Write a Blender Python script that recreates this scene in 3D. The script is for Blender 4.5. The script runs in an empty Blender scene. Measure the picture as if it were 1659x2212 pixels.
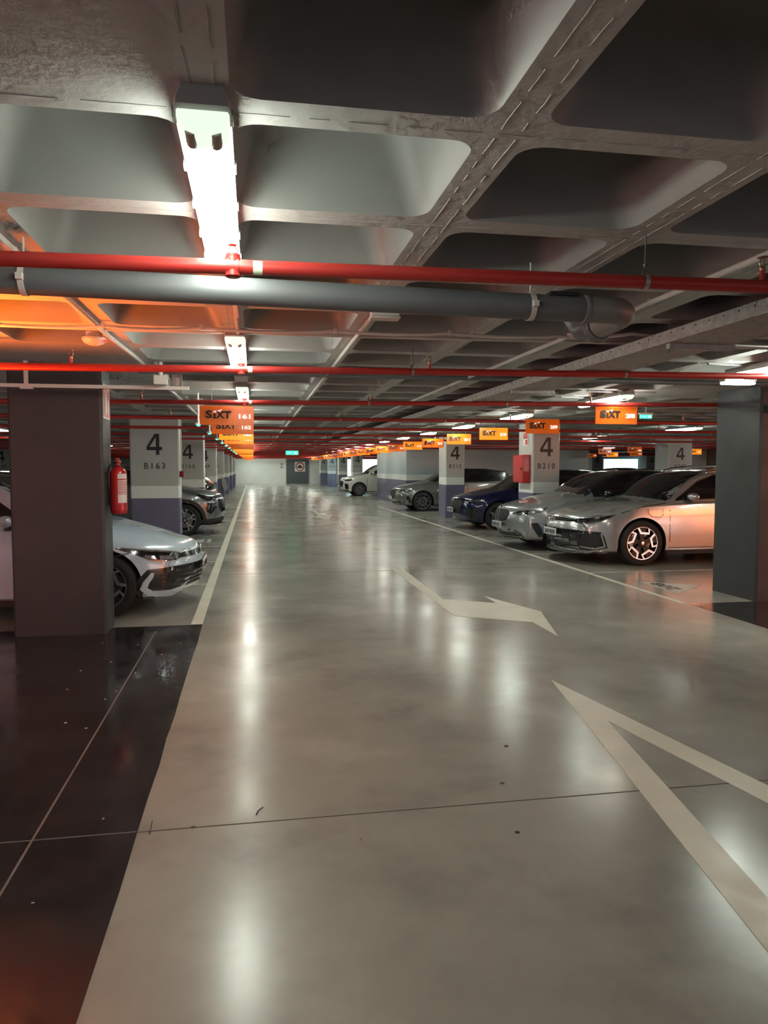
import bpy, bmesh, math, random
from mathutils import Vector, Matrix
from mathutils.bvhtree import BVHTree
from mathutils.geometry import delaunay_2d_cdt
random.seed(7)
sc = bpy.context.scene
col = sc.collection
PI = math.pi

# ------------------------------------------------------------------ materials
MATS = {}
def mat(name, base=(.5, .5, .5), rough=.5, metal=0.0, emit=None, es=0.0, coat=0.0, alpha=1.0, spec=.5, trans=0.0):
    if name in MATS: return MATS[name]
    m = bpy.data.materials.new(name); m.use_nodes = True
    b = m.node_tree.nodes['Principled BSDF']
    b.inputs['Base Color'].default_value = (*base, 1)
    b.inputs['Roughness'].default_value = rough
    b.inputs['Metallic'].default_value = metal
    b.inputs['Coat Weight'].default_value = coat
    b.inputs['Coat Roughness'].default_value = .04
    b.inputs['Specular IOR Level'].default_value = spec
    if trans: b.inputs['Transmission Weight'].default_value = trans
    if alpha < 1: b.inputs['Alpha'].default_value = alpha
    if emit:
        b.inputs['Emission Color'].default_value = (*emit, 1)
        b.inputs['Emission Strength'].default_value = es
    MATS[name] = m
    return m

def N(m, typ, **kw):
    n = m.node_tree.nodes.new(typ)
    for k, v in kw.items():
        if k in n.inputs: n.inputs[k].default_value = v
        else: setattr(n, k, v)
    return n
def L(m, a, b): m.node_tree.links.new(a, b)
def mottled(name, c1, c2, scale, r1, r2, bump=.02, bscale=60., stretch=(1, 1, 1), rscale=None, c3=None, coat=0.0, detail=8., coatr=.06):
    """two tones mixed by noise, roughness by another noise, a little bump"""
    m = mat(name, c1, r1, coat=coat)
    b = m.node_tree.nodes['Principled BSDF']
    b.inputs['Coat Roughness'].default_value = coatr
    tc = N(m, 'ShaderNodeTexCoord'); mp = N(m, 'ShaderNodeMapping'); mp.inputs['Scale'].default_value = stretch
    L(m, tc.outputs['Object'], mp.inputs['Vector'])
    n1 = N(m, 'ShaderNodeTexNoise', Scale=scale, Detail=detail, Roughness=.6); L(m, mp.outputs[0], n1.inputs['Vector'])
    def remap(n, lo, hi, t0, t1):
        q = N(m, 'ShaderNodeMapRange'); q.interpolation_type = 'SMOOTHSTEP'
        for k, v in (('From Min', lo), ('From Max', hi), ('To Min', t0), ('To Max', t1)): q.inputs[k].default_value = v
        L(m, n.outputs['Fac'], q.inputs['Value']); return q
    def blend(ca, cb, fac):
        x = N(m, 'ShaderNodeMix'); x.data_type = 'RGBA'
        L(m, fac.outputs['Result'], x.inputs['Factor'])
        for sock, c in ((6, ca), (7, cb)):
            if isinstance(c, tuple): x.inputs[sock].default_value = (*c, 1)
            else: L(m, c.outputs[2], x.inputs[sock])
        return x
    if c3: mx = blend(blend(c1, c3, remap(n1, .30, .52, 0, 1)), c2, remap(n1, .50, .72, 0, 1))
    else: mx = blend(c1, c2, remap(n1, .32, .68, 0, 1))
    L(m, mx.outputs[2], b.inputs['Base Color'])
    n2 = N(m, 'ShaderNodeTexNoise', Scale=rscale or scale * 1.7, Detail=5.); L(m, mp.outputs[0], n2.inputs['Vector'])
    mr = remap(n2, .3, .7, r1, r2); L(m, mr.outputs['Result'], b.inputs['Roughness'])
    if bump:
        n3 = N(m, 'ShaderNodeTexNoise', Scale=bscale, Detail=4.); L(m, tc.outputs['Object'], n3.inputs['Vector'])
        bp = N(m, 'ShaderNodeBump', Strength=bump, Distance=.02); L(m, n3.outputs['Fac'], bp.inputs['Height'])
        L(m, bp.outputs['Normal'], b.inputs['Normal'])
    return m

M_FLOOR = mottled('polished_concrete', (.225, .205, .185), (.43, .41, .365), .75, .195, .266, bump=0, bscale=5., c3=(.325, .305, .27), detail=6.)
M_BLACKFLOOR = mottled('black_floor_paint', (.018, .015, .016), (.032, .026, .028), 1.6, .10, .24, bump=.05, bscale=9.)
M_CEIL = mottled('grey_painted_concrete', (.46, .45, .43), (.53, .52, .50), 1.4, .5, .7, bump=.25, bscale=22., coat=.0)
M_COFFER = mottled('shaded_coffer_concrete', (.27, .268, .255), (.31, .308, .295), 1.4, .45, .6, bump=.05, bscale=14.)  # ceiling concrete made darker: recess shade is put into the coffer colour
M_PILLGREY = mottled('pillar_grey_paint', (.44, .43, .42), (.49, .48, .46), .8, .3, .4, bump=.05, bscale=30.)
M_WHITE = mottled('white_wall_paint', (.74, .74, .71), (.80, .80, .78), .8, .3, .4, bump=.04, bscale=30.)
M_PURPLE = mottled('purple_wall_paint', (.145, .13, .215), (.17, .155, .245), .9, .29, .38, bump=.04, bscale=30.)
M_DARKPAINT = mottled('dark_grey_pillar_paint', (.036, .035, .037), (.044, .043, .045), 1.2, .45, .6, bump=.06, bscale=25.)
M_CORE = mottled('pale_core_wall_paint', (.42, .49, .52), (.47, .545, .575), .6, .3, .4, bump=.04, bscale=30.)
M_LINE = mottled('cream_floor_paint', (.66, .60, .49), (.74, .68, .57), 3., .32, .45, bump=.05, bscale=40.)
M_THIN = mottled('worn_white_line_paint', (.45, .44, .40), (.60, .58, .53), 9., .3, .4, bump=.0)
M_RED = mat('red_pipe_paint', (.42, .030, .024), .38)
M_REDBOX = mat('red_enamel', (.50, .02, .025), .28, coat=.4)
M_PVC = mottled('grey_pvc', (.115, .12, .125), (.13, .135, .14), 3., .42, .5, bump=.0)
M_CONDUIT = mat('white_conduit_plastic', (.62, .58, .54), .4)
M_GALV = mottled('galvanised_steel', (.36, .36, .36), (.47, .47, .46), 40., .3, .5, bump=.1, bscale=90.)
M_GALV.node_tree.nodes['Principled BSDF'].inputs['Metallic'].default_value = .7
M_TRAY = mottled('dusty_cable_tray', (.36, .33, .31), (.50, .46, .43), 22., .5, .65, bump=.9, bscale=30.)
M_BRASS = mat('brass_fitting', (.40, .24, .13), .35, metal=.9)
M_BLACK = mat('black_plastic', (.018, .018, .02), .4)
M_TEXTBLACK = mat('black_lettering', (.02, .019, .022), .45)
M_TEXTWHITE = mat('white_lettering', (.85, .85, .85), .4, emit=(1, 1, 1), es=.35)
M_LAMPBODY = mat('lamp_grey_plastic', (.42, .42, .40), .45)
M_TUBEGLASS = mat('clear_lamp_end', (.50, .56, .46), .2, emit=(.8, 1., .78), es=.55)
M_LENS = mat('lit_fluorescent_lens', (.9, .95, .85), .4, emit=(.90, 1.0, .87), es=24.)
M_ORANGE = mat('orange_sign_face', (.83, .155, .012), .22, emit=(1., .17, .01), es=.10)
M_ORANGELIT = mat('lit_orange_sign_face', (.88, .22, .012), .22, emit=(1., .29, .015), es=.45)
M_GREENLED = mat('green_indicator_light', (.02, .5, .15), .3, emit=(.03, 1., .35), es=4.)
M_GREENSIGN = mat('lit_green_exit_face', (.02, .35, .12), .3, emit=(.03, .75, .3), es=1.6)
M_STICKER = mat('paper_sticker', (.62, .66, .5), .5)
M_DARKDOOR = mat('dark_grey_door_paint', (.085, .10, .10), .4)
M_WINDOW = mat('daylight_glass', (.6, .75, .8), .1, emit=(.62, .95, 1.), es=3.2)

# ------------------------------------------------------------------ mesh builder
class MB:
    def __init__(s): s.v, s.f, s.m = [], [], []
    def add(s, vs, fs, mi=0):
        o = len(s.v); s.v += [tuple(v) for v in vs]
        for f in fs: s.f.append(tuple(i + o for i in f)); s.m.append(mi)
        return s
    def box(s, a, b, mi=0):
        (x0, y0, z0), (x1, y1, z1) = a, b
        x0, x1 = sorted((x0, x1)); y0, y1 = sorted((y0, y1)); z0, z1 = sorted((z0, z1))
        vs = [(x0, y0, z0), (x1, y0, z0), (x1, y1, z0), (x0, y1, z0), (x0, y0, z1), (x1, y0, z1), (x1, y1, z1), (x0, y1, z1)]
        return s.add(vs, [(3, 2, 1, 0), (4, 5, 6, 7), (0, 1, 5, 4), (1, 2, 6, 5), (2, 3, 7, 6), (3, 0, 4, 7)], mi)
    def poly(s, pts, z0, z1, mi=0, frame=None):
        """extruded polygon; frame maps (a,b,c)->point"""
        fr = frame or (lambda a, b, c: (a, b, c))
        n = len(pts)
        ar = sum(pts[i][0] * pts[(i + 1) % n][1] - pts[(i + 1) % n][0] * pts[i][1] for i in range(n))
        if ar < 0: pts = pts[::-1]
        r = delaunay_2d_cdt([Vector(p) for p in pts], [], [list(range(n))], 1, 1e-7)
        P2, F = r[0], r[2]
        k = len(P2)
        vs = [fr(p.x, p.y, z0) for p in P2] + [fr(p.x, p.y, z1) for p in P2]
        fs = []
        for f in F:
            a2 = sum(P2[f[i]].x * P2[f[(i + 1) % len(f)]].y - P2[f[(i + 1) % len(f)]].x * P2[f[i]].y for i in range(len(f)))
            f = list(f) if a2 > 0 else list(f)[::-1]
            fs.append(tuple(i + k for i in f)); fs.append(tuple(f[::-1]))
        s.add(vs, fs, mi)
        vs = [fr(p[0], p[1], z0) for p in pts] + [fr(p[0], p[1], z1) for p in pts]
        return s.add(vs, [(i, (i + 1) % n, (i + 1) % n + n, i + n) for i in range(n)], mi)
    def path(s, pts, r, n=10, mi=0, caps=True):
        """round tube along points; r a number or one radius per point"""
        pts = [Vector(p) for p in pts]; R = r if isinstance(r, (list, tuple)) else [r] * len(pts)
        rings = []; up = None
        for i, p in enumerate(pts):
            t = ((pts[min(i + 1, len(pts) - 1)] - pts[max(i - 1, 0)])).normalized()
            if up is None:
                a = Vector((0, 0, 1)) if abs(t.z) < .9 else Vector((1, 0, 0))
                up = (a - t * a.dot(t)).normalized()
            else: up = (up - t * up.dot(t)).normalized()
            w = t.cross(up)
            rings.append([p + (up * math.cos(2 * PI * k / n) + w * math.sin(2 * PI * k / n)) * R[i] for k in range(n)])
        vs = [v for g in rings for v in g]; fs = []
        for i in range(len(pts) - 1):
            for k in range(n):
                a, b = i * n + k, i * n + (k + 1) % n
                fs.append((a, b, b + n, a + n))
        if caps:
            fs.append(tuple(range(n))[::-1]); fs.append(tuple(range((len(pts) - 1) * n, len(pts) * n)))
        return s.add(vs, fs, mi)
    def lathe(s, prof, c=(0, 0, 0), axis='z', n=24, mi=0, caps=True):
        """prof [(radius, height)...] turned about an axis through c"""
        vs = []; fs = []
        for r, h in prof:
            for k in range(n):
                a = 2 * PI * k / n; u, v = r * math.cos(a), r * math.sin(a)
                p = {'z': (u, v, h), 'y': (v, h, u), 'x': (h, u, v)}[axis]
                vs.append((p[0] + c[0], p[1] + c[1], p[2] + c[2]))
        for i in range(len(prof) - 1):
            for k in range(n):
                a, b = i * n + k, i * n + (k + 1) % n
                fs.append((a, b, b + n, a + n))
        if caps and prof[0][0] > 1e-6: fs.append(tuple(range(n))[::-1])
        if caps and prof[-1][0] > 1e-6: fs.append(tuple(range((len(prof) - 1) * n, len(prof) * n)))
        return s.add(vs, fs, mi)
    def torus(s, c, R, r, axis='y', n=32, k=8, mi=0, a0=0, a1=2 * PI):
        pts = []
        full = abs(a1 - a0 - 2 * PI) < 1e-6
        for i in range(n + 1):
            a = a0 + (a1 - a0) * i / n
            u, v = R * math.cos(a), R * math.sin(a)
            p = {'z': (u, v, 0), 'y': (u, 0, v), 'x': (0, u, v)}[axis]
            pts.append((p[0] + c[0], p[1] + c[1], p[2] + c[2]))
        return s.path(pts, r, k, mi, caps=not full)
    def build(s, name, m=None, parent=None, smooth=True, angle=35, bevel=0, bseg=2, loc=None):
        me = bpy.data.meshes.new(name); me.from_pydata(s.v, [], s.f)
        ms = m if isinstance(m, (list, tuple)) else [m]
        for x in ms:
            if x: me.materials.append(x)
        if len(ms) > 1: me.polygons.foreach_set('material_index', s.m)
        me.update()
        if smooth:
            me.polygons.foreach_set('use_smooth', [True] * len(me.polygons)); me.set_sharp_from_angle(angle=math.radians(angle))
        o = bpy.data.objects.new(name, me); col.objects.link(o)
        if parent: o.parent = parent
        if loc: o.location = loc
        if bevel:
            b = o.modifiers.new('bevel', 'BEVEL'); b.width = bevel; b.segments = bseg; b.limit_method = 'ANGLE'; b.angle_limit = math.radians(40)
            b.harden_normals = False
        return o

def tag(o, label=None, cat=None, group=None, kind=None):
    if label: o['label'] = label
    if cat: o['category'] = cat
    if group: o['group'] = group
    if kind: o['kind'] = kind
    return o
def thing(name, label, cat, loc=(0, 0, 0), group=None, rz=0, kind=None):
    o = bpy.data.objects.new(name, None); o.empty_display_size = .1; col.objects.link(o)
    o.location = loc; o.rotation_euler = (0, 0, rz)
    return tag(o, label, cat, group, kind)
def copy_tree(o, parent=None):
    c = o.copy(); col.objects.link(c); c.parent = parent
    for ch in list(o.children): copy_tree(ch, c)
    return c
def text_geo(txt, size=1., bold=0., extrude=.004, sx=1., spacing=1.):
    """(verts, faces, width) of lettering in the XY plane, left-bottom at the origin, depth along z"""
    cu = bpy.data.curves.new('lettering', 'FONT'); cu.body = txt; cu.size = size; cu.offset = bold; cu.extrude = extrude
    cu.space_character = spacing; cu.resolution_u = 3
    o = bpy.data.objects.new('lettering', cu); col.objects.link(o)
    dg = bpy.context.evaluated_depsgraph_get(); dg.update()
    me = bpy.data.meshes.new_from_object(o.evaluated_get(dg))
    xs = [v.co.x for v in me.vertices]; ys = [v.co.y for v in me.vertices]
    x0, y0 = min(xs), min(ys)
    vs = [((v.co.x - x0) * sx, v.co.y - y0, v.co.z) for v in me.vertices]; fs = [tuple(p.vertices) for p in me.polygons]
    w = (max(xs) - x0) * sx; h = max(ys) - y0
    bpy.data.objects.remove(o); bpy.data.curves.remove(cu); bpy.data.meshes.remove(me)
    return vs, fs, w, h
TC = {}
def text_mb(mb, txt, size, at, height=None, face='-y', bold=0., extrude=.003, sx=1., spacing=1., center=True, mi=0, width=None):
    """lettering standing on a face; at = centre-bottom (x, y, z)"""
    key = (txt, bold, sx, spacing, extrude)
    if key not in TC: TC[key] = text_geo(txt, 1., bold, extrude, sx, spacing)
    vs, fs, w, h = TC[key]
    k = (height / h) if height else size
    kx = (width / w) if width else k
    off = w * kx / 2 if center else 0
    out = []
    for x, y, z in vs:
        a, b, c = x * kx - off, y * k, z
        if face == '-y': out.append((at[0] + a, at[1] - c, at[2] + b))
        elif face == '+x': out.append((at[0] + c, at[1] + a, at[2] + b))
        elif face == '-x': out.append((at[0] - c, at[1] - a, at[2] + b))
        elif face == 'z': out.append((at[0] + a, at[1] + b, at[2] + c))
    mb.add(out, fs, mi)
    return mb
PT2 = [(2.049, 4.814), (2.56, 1.95), (2.66, 1.4), (2.51, 1.4), (2.405, 1.95), (2.046, 3.973), (1.705, 1.95), (1.61, 1.4), (1.455, 1.4), (1.553, 1.95)]
FARARROW = [(1.97, 25.1), (2.09, 25.1), (2.08, 22.6), (2.38, 22.58), (2.08, 20.79), (1.68, 22.29), (1.94, 22.45)]
PINS = [(-.262, 3.075), (1.324, 3.697), (1.148, 3.257), (1.052, 2.797)]
TWIGS = [[(-.004, 3.132), (.006, 3.17), (.026, 3.201)], [(-.433, 3.041), (-.437, 3.154)]]
ORD = ['', 'first', 'second', 'third', 'fourth', 'fifth', 'sixth', 'seventh', 'eighth', 'ninth', 'tenth', 'eleventh', 'twelfth', 'thirteenth', 'fourteenth',
       'fifteenth', 'sixteenth', 'seventeenth', 'eighteenth', 'nineteenth', 'twentieth', 'twenty-first', 'twenty-second', 'twenty-third', 'twenty-fourth', 'twenty-fifth']
# ================================================================== camera / world
cam = bpy.data.cameras.new('camera'); co = bpy.data.objects.new('camera', cam); col.objects.link(co)
cam.sensor_fit = 'VERTICAL'; cam.sensor_height = 36; cam.lens = 1590 / 2212 * 36; cam.clip_start = .02; cam.clip_end = 300
co.location = (0, 0, 1.5); co.rotation_euler = (math.radians(90 - 3.527), 0, math.radians(-10.056)); sc.camera = co
w = bpy.data.worlds.new('world'); sc.world = w; w.use_nodes = True
w.node_tree.nodes['Background'].inputs['Color'].default_value = (.80, .88, 1, 1)
w.node_tree.nodes['Background'].inputs['Strength'].default_value = .14
sc.view_settings.view_transform = 'Standard'; sc.view_settings.look = 'None'; sc.view_settings.gamma = 1; sc.view_settings.exposure = .92
sc.view_settings.use_curve_mapping = False
sc.cycles.use_denoising = True
sc.cycles.max_bounces = 5; sc.cycles.diffuse_bounces = 3; sc.cycles.glossy_bounces = 3; sc.cycles.transmission_bounces = 1
sc.cycles.use_adaptive_sampling = True; sc.cycles.adaptive_threshold = .08; sc.cycles.adaptive_min_samples = 12
sc.cycles.caustics_reflective = False; sc.cycles.caustics_refractive = False
sc.cycles.sample_clamp_indirect = 6

X0, X1, Y0, Y1 = -16., 27., -4., 65.2
ZC = 2.38
# ================================================================== floor
b = MB(); b.box((X0, Y0, -.2), (X1, Y1, 0)); floor = tag(b.build('floor', M_FLOOR, smooth=False), kind='structure')
def floor_part(name, mb, m, **k): return tag(mb.build(name, m, smooth=False), kind='structure')
b = MB()
edge = [(-.485, -4)] + [(-.485 + random.uniform(-.004, .004), -4 + .37 * i) for i in range(1, 30)] + [(-.49, 7.12), (-9, 7.12), (-9, -4)]
b.poly(edge, .0005, .002); blackfloor = floor_part('floor_black_paint', b, M_BLACKFLOOR)
b = MB(); b.poly([(4.68, -4), (12, -4), (12, 7.28), (4.68, 7.28)], .0005, .002); floor_part('floor_black_paint', b, M_BLACKFLOOR)
# saw cut joints
M_JOINT = mat('joint_sealant', (.09, .08, .075), .7); M_JOINTL = mat('dusty_joint', (.15, .135, .13), .7)
b = MB()
for y in (3.07, 10.4, 17.6, 25, 32.5): b.box((-.485, y - .0035, 0), (4.68 if y < 7 else 20, y + .0035, .0012))
floor_part('floor_joint', b, M_JOINT)
b = MB(); b.box((-9, 3.067, .0), (-.487, 3.074, .0032)); b.box((-.895, -4, 0), (-.885, 6.9, .0032)); floor_part('floor_joint', b, M_JOINTL)

def marking(name, pts, label, cat='floor marking', m=M_LINE, group=None, z=.0022):
    b = MB(); b.poly(pts, .0004, z); o = b.build(name, m, smooth=False); return tag(o, label, cat, group, 'thing')
lane_l = marking('painted_line', [(-.60, 7.14), (-.492, 7.14), (-.492, 61), (-.60, 61)], 'wide cream line on the concrete along the noses of the left parking row')
lane_r = marking('painted_line', [(4.60, 7.28), (4.68, 7.28), (4.68, 27.5), (4.60, 27.5)], 'long cream line on the concrete in front of the right parking row')
marking('painted_arrow', [(1.98, 10.54), (2.15, 10.54), (2.10, 8.02), (2.62, 7.69), (2.62, 8.14), (2.92, 7.15), (2.64, 6.07), (2.64, 6.67), (1.98, 7.09)][::-1],
        'cream bent arrow painted mid lane, its zigzag stem and barbed head complete')
marking('painted_arrow', [PT2[i] for i in range(len(PT2))], 'large open V shaped cream arrowhead painted on the concrete, cut by the floor joint')
marking('painted_arrow', FARARROW, 'small distant cream arrow on the shiny floor far down the lane')
# bay dividers on the left and the right
def bays(side):
    for k in range(0, 22):
        y = (7.32 if side < 0 else 7.40) + 2.27 * k
        if y > 55: break
        if side < 0: pts = [(-5.6, y - .025), (-.6, y - .025), (-.6, y + .025), (-5.6, y + .025)]
        else:
            if 26.5 < y < 35: continue
            pts = [(4.68, y - .025), (9.6, y - .025), (9.6, y + .025), (4.68, y + .025)]
        if k == 0 : continue
        o = ORD[k] if k < len(ORD) else str(k)
        marking('painted_line', pts, f'thin worn {o} bay divider line of the {"left" if side < 0 else "right"} parking row', m=M_THIN)
ORD = ['', 'first', 'second', 'third', 'fourth', 'fifth', 'sixth', 'seventh', 'eighth', 'ninth', 'tenth', 'eleventh', 'twelfth', 'thirteenth', 'fourteenth',
       'fifteenth', 'sixteenth', 'seventeenth', 'eighteenth', 'nineteenth', 'twentieth', 'twenty-first', 'twenty-second', 'twenty-third', 'twenty-fourth', 'twenty-fifth']
bays(-1); bays(1)
# the bay number triangles
def bay_triangle(num, x, y, side, label):
    t = thing('bay_triangle', label, 'floor marking', (x, y, 0))
    s = 1 if side > 0 else -1
    b = MB(); b.poly([(0, .42), (.62 * s, 0), (0, -.5)], .0004, .0022); b.build('triangle', M_THIN, t, smooth=False)
    b = MB(); text_mb(b, num, .26, (0, 0, 0), height=.17, face='z', bold=.012, extrude=.0008, width=.5)
    rot = [(.12 * s + (-vy + .09) * (-s), vx * -s, vz + .003) if False else (.13 * s + (.085 - vy) * s, vx * s, vz + .003) for vx, vy, vz in b.v]
    b.v = rot; b.build('bay_number', M_TEXTBLACK, t, smooth=False)
bay_triangle('208', 4.94, 8.40, 1, 'pale triangle painted with 208 on the empty bay beside the dark pillar')
for i, n in enumerate(['162', '163', '164', '165', '166', '167']):
    y = 10.7 + 2.27 * i
    t = thing('bay_triangle', f'{ORD[i+1]} worn white triangle and dash painted along the left line', 'floor marking', (-.95, y, 0))
    b = MB(); b.poly([(-.05, .35), (-.75, 0), (-.05, -.35)], .0004, .0022); b.build('triangle', M_THIN, t, smooth=False)
    b = MB(); b.box((.02, -.36, 0), (.09, .36, .002)); b.build('dash', M_THIN, t, smooth=False)
# debris on the floor
dbl = MB()
for i in range(26):
    x, y = random.uniform(-1.6, -.5), random.uniform(1.9, 6.6)
    dbl.box((x, y, .002), (x + random.uniform(.004, .016), y + random.uniform(.003, .008), .005))
tag(dbl.build('paper_crumbs', mat('white_crumbs', (.6, .58, .55), .8), smooth=False), 'tiny white scraps and crumbs scattered over the black painted floor', 'litter', kind='stuff')
cap_pts = [(418, 1785), (1094, 1612), (1085, 1692), (1117, 1798)]
for lab, (x, y) in zip(['metal joint pin in the cross joint near the black paint', 'dark spot on bare floor left of the arrowhead, upper of the pair',
                        'dark spot on bare floor left of the arrowhead, lower of the pair', 'round metal floor pin below the cross joint in mid floor'], PINS):
    b = MB(); b.lathe([(.011, 0), (.011, .002), (.008, .004)], (x, y, 0), n=14); tag(b.build('floor_pin', mat('dark_steel', (.12, .10, .08), .4, metal=.7)), lab, 'floor pin')
for lab, pts in [('thin scratch of black rubber on concrete just above the cross joint', TWIGS[0]), ('short black rubber mark on the edge of the concrete', TWIGS[1])]:
    b = MB(); b.path([(p[0], p[1], .0035) for p in pts], .002, 6); tag(b.build('rubber_strip', M_BLACK), lab, 'rubber strip')

# ================================================================== waffle ceiling
CX, CY, MX, MY, RIB = -.11, 1.915, .785, .75, .13
def is_solid(cx, cy):
    if cx < -.11 and cy < 1.9: return True
    for k in range(-1, 9):
        yo = 6.85 * k
        if 5.7 + yo < cy < 8.7 + yo and (-3.3 < cx < -.9 or 4.6 < cx < 7.75 or -11.1 < cx < -8. or 12.4 < cx < 15.5): return True
    return False
def coffer(mb, x0, x1, y0, y1, hi):
    cs = [(x0, y0), (x1, y0), (x1, y1), (x0, y1)]
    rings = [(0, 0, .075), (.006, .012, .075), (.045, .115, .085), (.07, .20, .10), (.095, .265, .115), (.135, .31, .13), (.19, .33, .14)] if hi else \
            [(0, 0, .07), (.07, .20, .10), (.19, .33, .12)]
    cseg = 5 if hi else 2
    R = RIB / 2; n = 4 * (cseg + 1); V = [(c[0], c[1], ZC) for c in cs]
    for ins, dz, r in rings:
        a0, a1, b0, b1 = x0 + R + ins, x1 - R - ins, y0 + R + ins, y1 - R - ins
        for q, (px, py, sa) in enumerate([(a0 + r, b0 + r, 180), (a1 - r, b0 + r, 270), (a1 - r, b1 - r, 0), (a0 + r, b1 - r, 90)]):
            for i in range(cseg + 1):
                a = math.radians(sa + 90 * i / cseg); V.append((px + r * math.cos(a), py + r * math.sin(a), ZC + dz))
    F = []
    for q in range(4):
        base = 4 + q * (cseg + 1)
        for i in range(cseg): F.append((q, base + i + 1, base + i))
        nb = 4 + ((q + 1) % 4) * (cseg + 1)
        F.append((q, (q + 1) % 4, nb, base + cseg))
    F = [f[::-1] for f in F]
    for k in range(len(rings) - 1):
        for i in range(n):
            a, c = 4 + k * n + i, 4 + k * n + (i + 1) % n
            F.append((a, a + n, c + n, c))
    F.append(tuple(4 + (len(rings) - 1) * n + i for i in range(n))[::-1])
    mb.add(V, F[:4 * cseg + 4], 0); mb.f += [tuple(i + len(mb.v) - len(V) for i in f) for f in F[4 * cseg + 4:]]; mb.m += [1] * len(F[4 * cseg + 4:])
cb = MB()
i0, i1 = int((X0 - CX) / MX) - 1, int((X1 - CX) / MX); j0, j1 = -8, int((Y1 - CY) / MY)
for i in range(i0, i1 + 1):
    for j in range(j0, j1 + 1):
        x0, x1, y0, y1 = CX + i * MX, CX + (i + 1) * MX, CY + j * MY, CY + (j + 1) * MY
        cx, cy = (x0 + x1) / 2, (y0 + y1) / 2
        if is_solid(cx, cy): cb.add([(x0, y0, ZC), (x1, y0, ZC), (x1, y1, ZC), (x0, y1, ZC)], [(3, 2, 1, 0)])
        else: coffer(cb, x0, x1, y0, y1, cy < 9 and -4 < cx < 7)
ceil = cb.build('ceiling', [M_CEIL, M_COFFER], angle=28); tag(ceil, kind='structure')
# slab above
b = MB(); b.box((CX + i0 * MX, CY + j0 * MY, ZC + .34), (CX + (i1 + 1) * MX, CY + (j1 + 1) * MY, ZC + .5)); tag(b.build('ceiling_slab', M_CEIL, smooth=False), kind='structure')
# formwork seams on the ribs: thin ragged ridges
sb = MB()
def seam(xa, ya, xb, yb):
    n = max(2, int(math.hypot(xb - xa, yb - ya) / .05)); run = []
    for k in range(n + 1):
        if random.random() < .3 and len(run) > 1:
            sb.path(run, .0014, 5); run = []
        t = k / n; j = random.uniform(-.0016, .0016)
        run.append((xa + (xb - xa) * t + (j if abs(xb - xa) < .1 else 0), ya + (yb - ya) * t + (j if abs(yb - ya) < .1 else 0), ZC - .0005))
    if len(run) > 1: sb.path(run, .0014, 5)
for i in range(0, 4):
    x = CX + MX * i
    for d in (-.028, .03): seam(x + d, .5 if i else .5, x + d, 5.5)
seam(CX - .03, .5, CX - .03, 1.75)
for j in range(0, 4):
    y = CY + MY * j; seam(-.9, y + .01, 3.8, y + .01)
tag(sb.build('ceiling_seams', M_CEIL), kind='structure')

# ================================================================== walls
def wall(name, a, c, m=M_CORE, bands=True, zt=ZC, wz=.97):
    b = MB(); b.box((a[0], a[1], wz + .22 if bands else 0), (c[0], c[1], zt), 0)
    if bands: b.box((a[0], a[1], wz), (c[0], c[1], wz + .22), 1); b.box((a[0], a[1], 0), (c[0], c[1], wz), 2)
    o = b.build(name, [m, M_WHITE, M_PURPLE], smooth=False, bevel=0); return tag(o, kind='structure')
wall('wall_core', (5.80, 27.8), (13.3, 34.6))
wall('wall_back', (-1.5, 65.0), (2.80, 65.3), M_WHITE, bands=False)
wall('wall_back', (4.86, 65.0), (27, 65.3), M_WHITE, bands=False)
wall('wall_back', (2.80, 65.15), (4.86, 65.3), M_DARKDOOR, bands=False)
wall('wall_back', (-16, 65.0), (-1.5, 65.3), M_CORE)
wall('wall_left', (-16.2, 10), (-16, 65), M_CORE)
wall('wall_right', (27, 12), (27.2, 65), M_CORE)
# dark door at the lane's end
b = MB(); b.box((2.86, 65.0, 0), (4.80, 65.15, 2.3)); b.box((2.80, 64.95, 0), (2.86, 65.1, 2.38), 1); b.box((4.80, 64.95, 0), (4.86, 65.1, 2.38), 1)
tag(b.build('door_1', [M_DARKDOOR, M_LAMPBODY], smooth=False), kind='structure')
# no-cars sign on that door
t = thing('prohibition_sign', 'white sign with a red ring and black car on the far dark door', 'sign', (4.03, 64.98, 1.5))
b = MB(); b.box((-.45, -.02, -.42), (.45, .0, .42)); b.build('board', M_WHITE, t, smooth=False)
b = MB(); b.torus((0, -.03, 0), .34, .045, 'y', 32, 8); b.build('red_ring', mat('sign_red', (.65, .03, .02), .4), t)
b = MB(); b.poly([(-.22, -.14), (.22, -.14), (.22, .0), (.14, .03), (.08, .14), (-.08, .14), (-.14, .03), (-.22, 0)], 0, .012, frame=lambda a, c, d: (a, -.022 - d, c))
b.build('car_symbol', M_TEXTBLACK, t, smooth=False)
for x, z in ((2.45, 1.72), (2.45, 1.45)):
    t = b = MB(); b.box((x - .12, 64.97, z - .1), (x + .12, 65.0, z + .1)); tag(b.build('wall_notice', mat('grey_notice', (.38, .36, .36), .5), smooth=False), f'small grey notice on the end wall, {"upper" if z > 1.6 else "lower"} of the pair beside the dark door', 'notice')

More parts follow.
